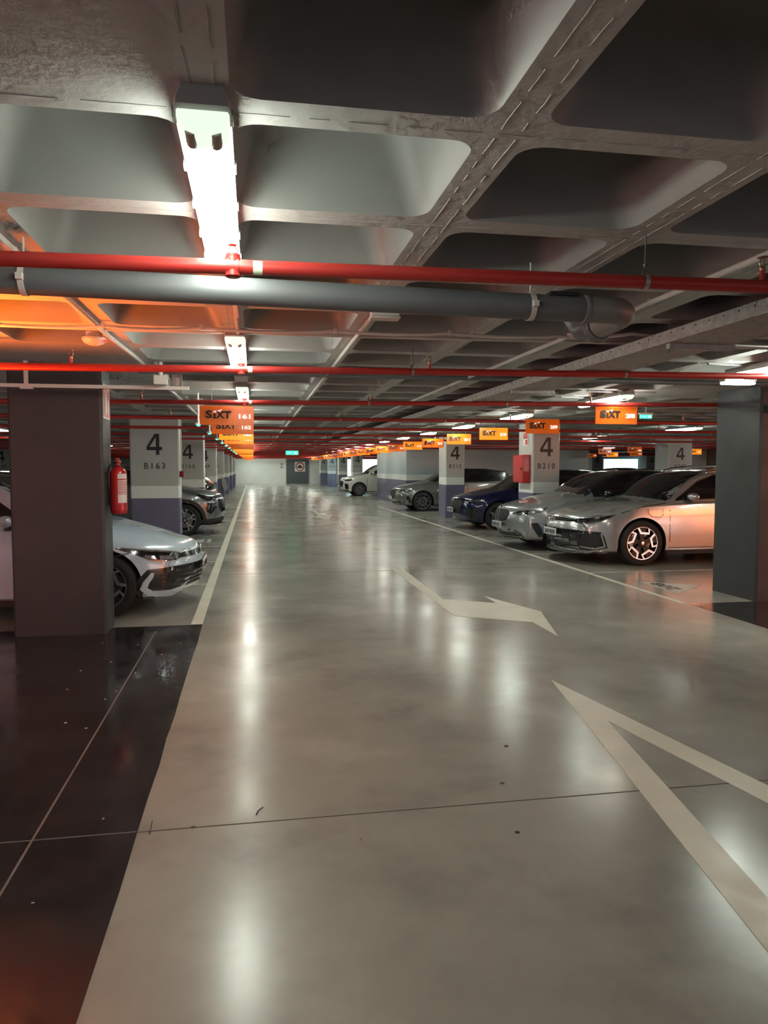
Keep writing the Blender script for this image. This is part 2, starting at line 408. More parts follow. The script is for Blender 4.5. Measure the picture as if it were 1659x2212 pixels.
# ================================================================== pillars
def numeral4(mb, cx, y, z0, h, w, face='-y'):
    """the condensed 4 as one polygon"""
    P = [(.60, 0), (.82, 0), (.82, .22), (1.0, .22), (1.0, .38), (.82, .38), (.82, 1.0), (.56, 1.0), (0, .38), (0, .22), (.60, .22)]
    H = [(.60, .38), (.22, .38), (.60, .80)]
    pts = [(a * w - w / 2, c * h) for a, c in P]
    # outer split in simple polygons so the hole stays open
    def q(l): mb.poly([(a * w - w / 2, c * h) for a, c in l], 0, .003, frame=lambda a, c, d: (cx + a, y - d, z0 + c))
    q([(.60, 0), (.82, 0), (.82, .22), (.60, .22)]); q([(0, .22), (1., .22), (1., .38), (0, .38)])
    q([(.60, .38), (.82, .38), (.82, 1.), (.60, 1.)]); q([(0, .38), (.20, .38), (.60, .84), (.60, 1.), (.53, 1.)])
def pillar(x0, x1, y0, y1, label, code=None, wz=.97, dark=False, group=None, far=False):
    t = thing('pillar', label, 'pillar', ((x0 + x1) / 2, y0, 0), group, kind='thing')
    hw, d = (x1 - x0) / 2, y1 - y0; c = .022
    out = [(-hw + c, 0), (hw - c, 0), (hw, c), (hw, d - c), (hw - c, d), (-hw + c, d), (-hw, d - c), (-hw, c)]
    b = MB()
    if dark: b.poly(out, 0, ZC)
    else:
        for z0, z1, mi in ((0, wz, 2), (wz, wz + .22, 1), (wz + .22, ZC, 0)):
            n = 8; b.add([(*p, z0) for p in out] + [(*p, z1) for p in out], [(i, (i + 1) % n, (i + 1) % n + n, i + n) for i in range(n)], mi)
        b.add([(*p, 0.0) for p in out], [tuple(range(8))[::-1]], 2)
    b.build('shaft', [M_DARKPAINT if dark else M_PILLGREY, M_WHITE, M_PURPLE], t, smooth=False)
    if code is not None:
        b = MB(); numeral4(b, 0, -.001, 1.71, .375, .27); b.build('level_numeral', M_TEXTBLACK, t, smooth=False)
        if code:
            b = MB(); text_mb(b, code, .12, (0, -.001, 1.46), height=.11, width=.36, bold=.004, spacing=1.35); b.build('bay_code', M_TEXTBLACK, t, smooth=False)
    return t
pd = pillar(-2.09, -1.31, 6.87, 7.27, 'dark grey painted pillar standing in the black floor beside the white hatchback', dark=True)
pr = pillar(5.48, 6.30, 7.26, 8.06, 'dark grey pillar beside the silver estate car, cut by the picture edge', dark=True)
left_codes = ['B163', 'B166', 'B169', 'B172', 'B175', 'B178', 'B181']
for k, cde in enumerate(left_codes):
    y = 13.70 + 6.85 * k
    lab = f'grey pillar with purple base marked 4 {cde}' + (' between the two left row cars' if k == 0 else ' just behind the grey crossover car' if k == 1 else ', ' + ORD[k + 1] + ' of the left row')
    pillar(-2.16, -1.31, y, y + .42, lab, cde, wz=.935)
for k, (y, cde) in enumerate([(14.05, 'B210'), (20.85, 'B213'), (41.3, 'B222'), (48.1, 'B225'), (54.9, 'B228'), (61.6, 'B231')]):
    lab = ['grey pillar marked 4 B210 carrying the red hose cabinet', 'grey pillar marked 4 B213 between the dark blue car and the grey coupe',
           'far grey pillar with a 4 standing just past the white crossover car', 'far grey pillar with a 4, second after the white crossover car', 'far grey pillar with a 4, third after the white crossover car', 'far grey pillar with a 4, fourth after the white crossover car'][k]
    pillar(5.52, 6.10, y, y + .8, lab, cde)
pillar(12.6, 13.4, 20.85, 21.65, 'blue grey pillar marked 4 B243 seen above the roof of the silver estate', 'B243')
pillar(17.6, 18.3, 24.4, 25.2, 'grey pillar with a 4 beside the slatted grille above the estate roof', 'B216')
pillar(20.3, 21.0, 42., 42.8, 'far pillar with a 4 next to the pale core wall and bright window', 'B252')
pillar(23.9, 24.6, 42., 42.8, 'far pillar with a 4 right of the bright window', 'B255')
pillar(-10.0, -9.15, 30.6, 31.2, 'far pillar with 4 B148 seen left of the dark grey pillar', 'B148')
for k, y in enumerate((13.7, 20.6)):
    pillar(-10.0, -9.15, y, y + .4, f'side row pillar with purple base behind the left parked cars, {ORD[k+1]} from the camera', '')
# slatted grille and bright windows in the far right
b = MB()
for k in range(26): b.box((18.85, 28.2, .9 + .05 * k), (20.1, 28.23, .93 + .05 * k))
b.box((18.8, 28.25, .0), (20.15, 28.3, 2.38)); tag(b.build('slatted_grille', mat('beige_slats', (.33, .31, .25), .5), smooth=False), 'beige horizontally slatted grille between pillars above the estate roof', 'grille')
wall('wall_side', (18.1, 28.2), (18.78, 28.4), M_WHITE, bands=False)
b = MB()
for k in range(4): b.box((23.1 + k * .62, 46.0, .9), (23.68 + k * .62, 46.04, 2.0))
tag(b.build('window_1', M_WINDOW, smooth=False), kind='structure')
b = MB(); b.box((6.3, 50.0, .6), (8.4, 50.04, 2.0)); tag(b.build('window_2', M_WINDOW, smooth=False), kind='structure')

# ================================================================== wall hung things
# red hose cabinet on the lane side of pillar B210
t = thing('hose_cabinet', 'red fire hose cabinet fixed to the side of pillar B210', 'fire cabinet', (5.445, 14.46, 1.17))
b = MB(); b.box((-.075, -.3, 0), (.075, .3, .57)); b.build('body', M_REDBOX, t, bevel=.008)
b = MB(); b.box((-.083, -.285, .015), (-.073, .285, .555)); b.build('door', M_REDBOX, t, bevel=.003)
b = MB(); b.box((-.095, -.22, .26), (-.08, -.17, .31)); b.build('latch', M_BLACK, t)
# fire extinguisher on the dark pillar
t = thing('fire_extinguisher', 'red fire extinguisher with a white label on the dark grey pillar', 'fire extinguisher', (-1.22, 7.08, 1.07))
b = MB(); b.lathe([(.0, 0), (.066, 0), (.072, .012), (.072, .03), (.076, .034), (.076, .36), (.07, .39), (.05, .418), (.028, .43), (.022, .44)], n=28); b.build('cylinder', M_REDBOX, t)
b = MB(); b.lathe([(.022, .435), (.022, .465), (.03, .468), (.03, .485), (.012, .487)], n=16); b.box((-.012, -.09, .475), (.012, .03, .49)); b.box((-.010, -.10, .497), (.010, .03, .508)); b.box((-.01, -.02, .48), (.01, .03, .505))
b.build('valve_handle', mat('red_valve', (.45, .05, .05), .35), t)
b = MB()
n = 10; ring = [(-35 + 70 * k / n - 50) for k in range(n + 1)]
for z0, z1 in ((.10, .175), (.32, .365)):
    b.add([(.0775 * math.cos(math.radians(a)), .0775 * math.sin(math.radians(a)), z) for z in (z0, z1) for a in ring], [(k, k + 1, k + n + 2, k + n + 1) for k in range(n)], 0)
for k in range(9):
    z0 = .18 + k * .015
    b.add([(.0775 * math.cos(math.radians(a)), .0775 * math.sin(math.radians(a)), z) for z in (z0, z0 + .008) for a in ring[::2]], [(q, q + 1, q + 7, q + 6) for q in range(5)], 0)
b.build('paper_label', mat('label_paper', (.75, .73, .72), .5), t)
b = MB(); b.path([(-.02, -.03, .455), (-.06, -.06, .44), (-.085, -.05, .36), (-.085, -.03, .2), (-.082, -.02, .08)], .011, 8); b.build('hose', M_BLACK, t)
b = MB(); b.box((-.092, -.05, .2), (-.07, .05, .235)); b.build('wall_bracket', M_BLACK, t)
# sign over it
t = thing('extinguisher_sign', 'red and white extinguisher sign high on the dark grey pillar', 'sign', (-1.308, 7.06, 1.93))
b = MB(); b.box((0, -.15, 0), (.004, .15, .31)); b.build('board', mat('sign_white', (.78, .76, .75), .4), t, smooth=False)
b = MB(); b.box((.0045, -.135, .015), (.006, .135, .295)); b.build('red_field', mat('sign_red', (.65, .03, .02), .4), t, smooth=False)
b = MB()
b.poly([(-.07, .04), (-.01, .04), (-.01, .2), (-.025, .22), (-.025, .245), (-.055, .245), (-.055, .22), (-.07, .2)], 0, .002, frame=lambda a, c, d: (.0062 + d, a, c))
b.poly([(.03, .04), (.06, .04), (.085, .12), (.07, .22), (.05, .15), (.03, .2)], 0, .002, frame=lambda a, c, d: (.0062 + d, a, c))
b.build('pictogram', mat('sign_white', (.78, .76, .75), .4), t, smooth=False)
# small sign on B210 lane face, conduit and call point on B163
t = thing('hose_sign', 'small red and white hose sign above the red cabinet', 'sign', (5.516, 14.45, 1.93))
b = MB(); b.box((-.004, -.14, 0), (0, .14, .28)); b.build('board', mat('sign_white', (.78, .76, .75), .4), t, smooth=False)
b = MB(); b.box((-.006, -.11, .14), (-.0042, .11, .26)); b.box((-.006, -.11, .02), (-.0042, .0, .12)); b.build('pictogram', mat('sign_red', (.65, .03, .02), .4), t, smooth=False)
t = thing('alarm_call_point', 'small dark red alarm call point on the edge of pillar B163 with its conduit', 'call point', (-1.27, 13.78, 1.31))
b = MB(); b.box((-.035, -.05, 0), (.035, .05, .11)); b.build('box', mat('dark_red_plastic', (.28, .01, .04), .4), t, bevel=.006)
b = MB(); b.path([(-.01, 0, .11), (-.01, 0, 1.05)], .011, 8); b.build('conduit', M_CONDUIT, t)
t = thing('security_camera', 'white security camera on the dark pillar beside the estate car', 'camera', (5.62, 7.25, 2.08))
b = MB(); b.box((-.05, -.10, 0), (.06, 0, .09)); b.build('housing', M_WHITE, t, bevel=.012)
b = MB(); b.lathe([(.026, 0), (.026, -.02), (.015, -.022)], (0, -.10, .045), 'y', 16); b.build('lens', M_BLACK, t)
b = MB(); b.path([(.04, -.03, 0), (.05, -.03, -.05), (.08, -.02, -.08)], .008, 8); b.build('cable', M_CONDUIT, t)

t = thing('wall_notice', 'small pinkish notice on the side of the blue grey pillar B243', 'notice', (12.597, 21.3, 1.98))
b = MB(); b.box((-.004, -.16, 0), (0, .16, .22)); b.build('board', mat('pink_notice', (.62, .45, .58), .5), t, smooth=False)
b = MB(); b.poly([(-.08, .05), (.0, .05), (.09, .17), (.02, .14)], 0, .002, frame=lambda a, c, d: (-.0045 - d, a, c)); b.build('symbol', M_WHITE, t, smooth=False)
b = MB()
P_ = [(-.10, .62, .03), (.06, .60, .04), (.20, .18, .07), (.12, .02, .08), (.02, .05, .07), (-.06, .30, .05)]
n = len(P_)
b.add([(x, -.02 - d, z) for x, z, d in P_] + [(x, -.02, z) for x, z, d in P_], [tuple(range(n))[::-1], tuple(range(n, 2 * n))] + [(i, (i + 1) % n, (i + 1) % n + n, i + n) for i in range(n)])
tag(b.build('cloth_bag', mat('grey_cloth', (.35, .36, .36), .8), loc=(-1.34, 34.25, .38)), 'pale grey cloth bag hanging on a far pillar of the left row', 'bag')
# ================================================================== red sprinkler pipes
def sprinkler_geo(b, x, y, z, s=1.0):
    """upright sprinkler head on top of a pipe"""
    b.path([(x, y, z), (x, y, z + .045 * s)], .011 * s, 10, 0)
    b.lathe([(.012 * s, .04 * s), (.013 * s, .052 * s), (.008 * s, .058 * s)], (x, y, z), n=10, mi=1)
    for sg in (-1, 1): b.path([(x + sg * .007 * s, y, z + .055 * s), (x + sg * .014 * s, y, z + .068 * s), (x + sg * .013 * s, y, z + .082 * s), (x + sg * .003 * s, y, z + .095 * s)], .0025 * s, 6, 1)
    b.path([(x, y, z + .055 * s), (x, y, z + .095 * s)], .0025 * s, 6, 1)
    b.lathe([(.004 * s, .094 * s), (.019 * s, .096 * s), (.021 * s, .0945 * s), (.021 * s, .098 * s), (.004 * s, .101 * s)], (x, y, z), n=14, mi=1)
PX0, PX1 = -13., 24.
M_HANG = mat('hanger_dark_steel', (.10, .10, .095), .45, metal=.6)
def zpipe(x, k):
    return 2.196 + (.0095 * (x - .5) if k < 3 else 0)
for k in range(23):
    y = 2.65 + 2.74 * k
    near = k < 4
    t = thing('sprinkler_pipe', ('red sprinkler pipe ' + ('running directly behind the end of the big bright lamp' if k == 0 else 'crossing just above the dark grey pillar, ' + ORD[2] + ' from the camera' if k == 1
              else f'under the waffle ceiling, {ORD[k+1]} from the camera')), 'pipe', (0, y, 2.2), 'red sprinkler pipes across the ceiling')
    r = .0255
    b = MB(); xs = [PX0, -4, -1, .5, 2, 4, 8, PX1] if near else [PX0, 5.7 if 27.6 < y < 34.8 else PX1]
    b.path([(x, 0, zpipe(x, k) - 2.2) for x in xs], r, 16 if near else 8); b.build('pipe', M_RED, t)
    # hangers
    for i, hx in enumerate(([-4.6, -1.62, 1.485, 4.4, 7.5] if k == 0 else [-6.7, -3.9, .97 + (.3 if k > 1 else .2), 2.87, 5.8, 8.6, 11.5] if near else [-6.5, -2.9, 1.2, 4.6, 8., 12., 16.][:4 if 27.6 < y < 34.8 else 7])):
        if k > 12: break
        zp = zpipe(hx, k) - 2.2
        b = MB(); b.path([(hx, 0, zp + .045), (hx, 0, ZC - 2.2)], .0035, 6)
        if near:
            b.path([(hx, 0, zp + .05), (hx - .01, 0, zp + .035), (hx - .004, 0, zp + .026)], .006, 6)
            b.lathe([(.009, zp + .058), (.009, zp + .066)], (hx, 0, 0), n=6)
            ho = b.build('pipe_hanger', M_HANG, t)
            b = MB(); n = 20
            vs = []
            for q in range(n + 1):
                a = 2 * PI * q / n; vs += [(hx - .010, (r + .002) * math.cos(a), zp + (r + .002) * math.sin(a)), (hx + .010, (r + .002) * math.cos(a), zp + (r + .002) * math.sin(a))]
            b.add(vs, [(2 * q, 2 * q + 1, 2 * q + 3, 2 * q + 2) for q in range(n)]); b.build('clamp', M_GALV, ho)
        else: b.build('pipe_hanger', M_HANG, t)
    for i, sx_ in enumerate(([-2.3, 1.985, 5.2] if k == 0 else [-4.2, -1.15, 1.3, 3.9, 6.8] if near else [-6, -3, -.0, 1.9, 5, 8, 11, 14, 17][:5 if 27.6 < y < 34.8 else 9])):
        if k > 10: break
        if k == 1: sx_ = [-4.2, -1.22, 1.30, 4.5, 7.5][i]
        b = MB(); sprinkler_geo(b, sx_, 0, zpipe(sx_, k) - 2.2 + r - .004, .95); b.build('sprinkler_head', [M_RED, M_BRASS], t)
    if k < 3:
        # drop tee with pendent fitting near the lamps
        fx = [-.062, -.075, -.085][k]; zp = zpipe(fx, k) - 2.2
        b = MB(); b.lathe([(.031, -.02), (.031, .02)], (fx, 0, zp), 'x', 16, 0); b.lathe([(.022, -.036), (.028, -.032), (.028, .0), (.028, .03)], (fx, 0, zp), n=14, mi=0)
        b.lathe([(.024, .028), (.025, .042), (.014, .046)], (fx, 0, zp), n=12, mi=0)
        for sg in (-1, 1): b.path([(fx + sg * .008, 0, zp + .038), (fx + sg * .018, 0, zp + .056), (fx + sg * .004, 0, zp + .074)], .0035, 6, 0)
        b.lathe([(.004, .072), (.016, .074), (.004, .082)], (fx, 0, zp), n=12, mi=0)
        b.build('pipe_tee', [M_RED, M_BRASS], t)
        b = MB()
        n = 12; sxx = fx + (.085 if k == 0 else .06); hw = .016 if k == 0 else .016
        b.add([(sxx + e * hw, .0262 * math.cos(a), zp + .0262 * math.sin(a)) for e in (-1, 1) for a in [math.radians(130 + 130 * q / n) for q in range(n + 1)]], [(q, q + 1, q + n + 2, q + n + 1) for q in range(n)])
        b.build('pipe_sticker', M_STICKER, t)

# ================================================================== grey drain pipe
t = thing('drain_pipe', 'thick grey plastic drain pipe crossing the whole view below the first red pipe', 'pipe', (0, 3.08, 2.2))
def zd(x): return .018 - .012 * (x + 1)
b = MB(); b.path([(x, 0, zd(x)) for x in (-9, -4, -1, 0, 1.46)], .055, 28); b.build('pipe', M_PVC, t)
b = MB(); pts = [(1.44, 0, zd(1.3)), (1.54, 0, zd(1.3))] + [(1.54 + .13 * math.sin(a), .13 * (1 - math.cos(a)), zd(1.3)) for a in [math.radians(q) for q in (15, 30, 45, 60, 75, 90)]] + [(1.67, .33, zd(1.3) - .01)]
b.path([(1.43, 0, zd(1.3)), (1.445, 0, zd(1.3))], .062, 28); b.path(pts, [.058] * len(pts), 28); b.build('elbow', mottled('grey_pvc_fitting', (.20, .20, .19), (.23, .225, .21), 3., .4, .5, bump=0), t)
b = MB(); b.path([(1.67, .31, zd(1.3) - .008), (1.67, .36, zd(1.3) - .02)], .065, 24); b.path([(1.67, .34, zd(1.3)), (1.64, .45, -.01), (1.63, .52, .06), (1.63, .54, .17)], .056, 20); b.build('branch', M_PVC, t)
b = MB(); b.box((1.27, -.035, zd(1.2) + .048), (1.40, .03, zd(1.2) + .064)); b.build('rubber_pad', M_BLACK, t)
for x in (-.86, 1.19, -4.):
    b = MB(); z = zd(x); n = 26; vs = []
    for q in range(n + 1):
        a = 2 * PI * q / n
        for e, rr in ((-.011, .0565), (.011, .0565), (.011, .0595), (-.011, .0595)): vs.append((x + e, rr * math.cos(a), z + rr * math.sin(a)))
    b.add(vs, [(4 * q + e, 4 * q + (e + 1) % 4, 4 * q + 4 + (e + 1) % 4, 4 * q + 4 + e) for q in range(n) for e in range(4)])
    b.box((x - .012, -.075, z - .012), (x + .012, -.052, z + .012)); b.path([(x, 0, z + .055), (x, 0, .18)], .004, 6); b.build('pipe_clamp', M_CONDUIT, t)

# ================================================================== cable tray with its trapeze bars
t = thing('cable_tray', 'dusty perforated cable tray running away under the ceiling right of the lane', 'cable tray', (2.68, 0, 2.245))
b = MB(); b.box((-.215, 1.2, 0), (.215, 60, .004)); b.build('bottom', M_TRAY, t, smooth=False)
for s in (-1, 1):
    b = MB(); b.box((s * .215, 1.2, 0), (s * .221, 60, .072)); b.box((s * .215, 1.2, .068), (s * .200, 60, .072))
    if s < 0:
        for q in range(110): b.lathe([(.006, 0), (.006, .001)], (-.2225, 2.2 + .125 * q, .052), 'x', 8, 1)
    b.build('side_rail', [M_TRAY, M_BLACK], t, smooth=False)
b = MB()
for q in range(5): b.path([(-.15 + .07 * q + random.uniform(-.01, .01), yy, .02 + random.uniform(0, .008)) for yy in [1.2 + 1.5 * j for j in range(40)]], .012, 6)
b.build('cables', M_BLACK, t)
for j in range(9):
    y = 4.14 + 2.74 * j
    b = MB(); b.box((-.20, y - .02, -.035), (.235, y + .02, -.002)); b.build('trapeze_bar', M_GALV, t, smooth=False)
    for s in (-.19, .228): b = MB(); b.path([(s, y, -.05), (s, y, ZC - 2.245)], .004, 6); b.build('hanger_rod', M_HANG, t)

# ================================================================== conduits and boxes
def conduit(label, pts, r=.011, m=M_CONDUIT, clips=(), cat='conduit', name='conduit'):
    b = MB(); b.path(pts, r, 10); o = b.build(name, m); tag(o, label, cat)
    for c in clips:
        q = MB(); q.box((c[0] - .012, c[1] - .012, c[2] - .016), (c[0] + .012, c[1] + .012, c[2] + .016)); q.build('clip', m, o, bevel=.003)
    return o
def sag(pts, k=6, d=.01):
    out = []
    for i in range(len(pts) - 1):
        p, q = Vector(pts[i]), Vector(pts[i + 1])
        for j in range(k):
            s = j / k; v = p.lerp(q, s); v.z -= 4 * d * s * (1 - s); out.append(tuple(v))
    return out + [pts[-1]]
C1 = 3.86
conduit('straight pale conduit from the ceiling lamp line to the grey junction box', [(-.075, 4.3, 2.35), (-.075, C1 + .03, 2.345), (-.05, C1, 2.34), (.66, C1, 2.335)], .011, clips=[(.3, C1, 2.337)])
conduit('straight pale conduit leaving the junction box toward the grey pipe elbow', [(.80, C1, 2.335), (1.95, C1, 2.33)], .011, clips=[(1.15, C1, 2.335)])
conduit('thin black cable strapped above the straight pale conduit', sag([(-.06, C1 - .01, 2.365), (.3, C1 - .01, 2.362), (.66, C1, 2.35), (.82, C1, 2.35), (1.0, C1 - .01, 2.36), (1.45, C1 - .01, 2.36), (1.9, C1 - .01, 2.36)], 5, .002), .004, M_BLACK, cat='cable', name='cable')
t = thing('junction_box', 'grey cable junction box with three round knockouts hanging at the ceiling rib', 'junction box', (.69, C1, 2.285))
b = MB(); b.box((-.075, -.03, 0), (.075, .05, .075)); b.box((-.079, -.034, -.012), (.079, .054, 0)); b.build('box', M_CONDUIT, t, bevel=.005)
b = MB()
for q in (-1, 0, 1): b.lathe([(.015, -.03), (.015, -.034), (.006, -.037)], (q * .044, 0, .038), 'y', 14)
b.build('knockouts', M_CONDUIT, t)
conduit('sagging pale flexible tube looping across all ceiling ribs behind the junction box', sag([(-5.5, 4.75, 2.345), (-1.62, 4.75, 2.35), (-.88, 4.72, 2.345), (-.30, 4.7, 2.35), (.52, 4.66, 2.35), (1.24, 4.6, 2.35), (1.95, 4.6, 2.35), (2.45, 4.52, 2.368), (2.9, 4.45, 2.368), (4.5, 4.4, 2.368), (9, 4.4, 2.368)], 7, .016), .011,
        clips=[(-.88, 4.72, 2.35), (-.30, 4.7, 2.352), (.52, 4.66, 2.352), (1.24, 4.6, 2.352)])
conduit('second pale tube fixed flat to the ribs above the sagging one', sag([(-5.5, 4.95, 2.37), (-1.62, 4.95, 2.37), (0., 4.95, 2.37), (2., 4.9, 2.37), (9, 4.9, 2.37)], 4, .004), .009)
conduit('pale conduit running away along the ceiling rib under the junction box', [(.665, 3.95, 2.33), (.68, 4.2, 2.358), (.69, 9, 2.358), (.69, 30, 2.358)], .014, clips=[(.69, 5., 2.36), (.69, 6.2, 2.36)])
conduit('pale conduit following the ceiling rib left of the lamps above the dark pillar', [(-.93, 1.9, 2.36), (-.93, 5.2, 2.36), (-.90, 6.2, 2.36), (-.90, 28, 2.36)], .015, clips=[(-.93, 3.2, 2.36), (-.93, 4.3, 2.36)])
conduit('short pale conduit on the rib between the first two lane lamps', [(-.085, 3.4, 2.358), (-.085, 4.85, 2.355)], .013)
conduit('pale conduit on the rib near the cable tray passing the grey elbow', [(2.05, 1.9, 2.355), (2.05, 9, 2.355), (2.05, 40, 2.355)], .014, clips=[(2.05, 3.6, 2.357), (2.05, 4.6, 2.357)])
conduit('grey conduit running away on the far side of the cable tray', [(3.15, 1.9, 2.35), (3.15, 40, 2.35)], .014, M_PVC)
conduit('dark green grey service pipe crossing the ceiling behind the second red pipe', [(-1.0, 6.9, 2.352), (24, 6.9, 2.352)], .025, M_PVC, cat='pipe', name='service_pipe')
for k in range(6):
    y = 13.12 + 6.1 * k
    if k == 3: continue
    conduit(f'grey service pipe crossing the ceiling farther away, {ORD[k+2]} of its kind from the camera', [(-12, y, 2.353), (24, y, 2.353)], .024, M_PVC, cat='pipe', name='service_pipe')
t = thing('hanging_rail', 'flat pale rail hung across the top of the dark grey pillar on a strap', 'cable rail', (-1.6, 6.62, 2.16))
b = MB(); b.box((-5.5, -.02, 0), (1.06, .02, .03)); b.build('rail', M_CONDUIT, t, smooth=False)
b = MB(); b.box((-.27, -.021, .0), (-.235, -.017, .16)); b.box((-.30, -.03, -.014), (-.20, .0, .0)); b.box((-.27, -.021, .16), (-.235, .02, .22)); b.build('strap', M_CONDUIT, t, smooth=False)
for lab, x, y, z in [('round ceiling detector with a red light above the dark grey pillar', -1.02, 5.15, 2.33), ('round ceiling detector at the end of the flat hanging rail', -.70, 7.25, 2.24), ('round ceiling detector behind the rail end, farther down the left row', -.68, 9.9, 2.24)]:
    t = thing('ceiling_detector', lab, 'detector', (x, y, z))
    b = MB(); b.lathe([(.03, -.035), (.062, -.02), (.075, -.002), (.075, .012), (.05, .02), (.05, ZC - z)], n=22); b.build('body', M_CONDUIT, t)
    b = MB(); b.lathe([(.0, -.016), (.012, -.01), (.012, .0)], (.07, -.02, 0), n=10); b.build('indicator', mat('red_indicator', (.5, .02, .02), .3, emit=(1, .05, .04), es=.8 if y < 6 else .05), t)
t = thing('socket_box', 'small pale box hanging behind the second red pipe near the flat rail', 'junction box', (-.76, 6.5, 2.19))
b = MB(); b.box((-.055, -.04, 0), (.055, .04, .075)); b.path([(0, 0, .07), (0, 0, .19)], .02, 8); b.build('box', M_CONDUIT, t, bevel=.005)

# ================================================================== fluorescent lamps
def lamp_full(t):
    """waterproof twin tube fitting 1.27 m long, origin at its near end on the ceiling, running along +y"""
    Lh = 1.27
    b = MB()
    prof = [(-.052, 0), (.052, 0), (.066, -.035), (.066, -.050), (-.066, -.050), (-.066, -.035)]
    n = len(prof)
    def sect(y, s, dz=0): return [(p[0] * s, y, p[1] * (1 if s > .9 else .9) + dz) for p in prof]
    vs = sect(.0, .90) + sect(.012, 1) + sect(Lh - .012, 1) + sect(Lh, .9)
    fs = [tuple(range(n))[::-1], tuple(range(3 * n, 4 * n))] + [(r * n + i, r * n + (i + 1) % n, (r + 1) * n + (i + 1) % n, (r + 1) * n + i) for r in range(3) for i in range(n)]
    b.add(vs, fs); b.build('housing', M_LAMPBODY, t, angle=50)
    P = [(.062, 0), (.060, -.022), (.048, -.042), (.02, -.052), (-.02, -.052), (-.048, -.042), (-.060, -.022), (-.062, 0)]
    def shell(y0, y1, name, m, e0=None):
        b = MB(); n = len(P); vs = []
        ys = [(y0, 1.)] if not e0 else [(y0, .93), (y0 + .012, .985), (y0 + .03, 1.)]
        ys += [(y1, 1.)]
        for y, s in ys: vs += [(p[0] * (s if e0 else 1), y, -.050 + p[1] * (s if e0 else 1)) for p in P]
        fs = [tuple(range(n))] + [((r) * n + i, (r + 1) * n + i, (r + 1) * n + i + 1, r * n + i + 1) for r in range(len(ys) - 1) for i in range(n - 1)] + [tuple(range((len(ys) - 1) * n, len(ys) * n))[::-1]]
        b.add(vs, fs); return b.build(name, m, t, angle=60)
    shell(.10, Lh - .02, 'lens', M_LENS)
    e = shell(.018, .0995, 'lens_end', M_TUBEGLASS, True)
    b = MB()
    for s in (-1, 1): b.path([(s * .028, .03, -.088), (s * .028, .099, -.092)], .0155, 12)
    b.build('tube_cap', mat('tube_cap_metal', (.40, .36, .30), .4), e)
t0_ = thing('fluorescent_lamp', 'big glaring fluorescent lamp on the ceiling close overhead', 'lamp', (-.108, 1.80, ZC), 'fluorescent ceiling lamps'); lamp_full(t0_)
def lamp_at(x, y, lab, rz=0):
    c = copy_tree(t0_); c.location = (x, y, ZC + .001); c.rotation_euler.z = rz; c['label'] = lab; return c
for k in range(1, 21):
    y = 1.80 + 3.05 * k
    lamp_at(-.108, y, f'lit fluorescent lamp over the lane, {ORD[k+1]} in the line from the camera' if k > 2 else ['', 'lit fluorescent lamp over the lane between the second red pipe and the conduit', 'small lit fluorescent lamp right above the orange sign 161'][k])
for k in range(1, 19):
    y = 1.80 + 3.05 * k - .1
    c = lamp_at(4.22, y, f'lit lamp above the noses of the right parking row, {ORD[k]} from the camera'); c.location.z = ZC - .014
    for yy in (.25, 1.0): b = MB(); b.box((-.40, yy - .015, 0), (.46, yy + .015, .0138)); b.build('mounting_bar', M_GALV, c, smooth=False)
for k in range(0, 8):
    if 4 < k < 7: continue
    lamp_at(9.31, 5.6 + 4.3 * k, f'lit lamp over the middle of the right parking bays, {ORD[k+1]} in its line')
    lamp_at(14.805, 11 + 4.3 * k, f'lit lamp over the next lane beyond the estate car, {ORD[k+1]} in its line')
for k in range(0, 8):
    lamp_at(-5.605, 11.5 + 6.1 * k, f'lit lamp over the left parking bays behind the pillars, {ORD[k+1]} in its line')
for s in (-1, 1):
    for yy in (.035, .33, .63, .93, 1.2): b = MB(); b.box((s * .062, yy, -.062), (s * .071, yy + .03, -.036)); b.build('clip', M_LAMPBODY, t0_, smooth=False)
t = thing('emergency_light', 'small bright oval emergency light under the ceiling beside the dark right pillar', 'lamp', (4.32, 6.05, 2.26))
b = MB(); b.box((-.16, -.05, .0), (.16, .05, .045)); b.build('housing', M_LAMPBODY, t, bevel=.012)
b = MB(); b.box((-.15, -.045, -.02), (.15, .045, 0)); b.build('lens', M_LENS, t, bevel=.012)
b = MB(); b.path([(0, 0, .04), (0, 0, .12)], .01, 8); b.build('bracket', M_LAMPBODY, t)

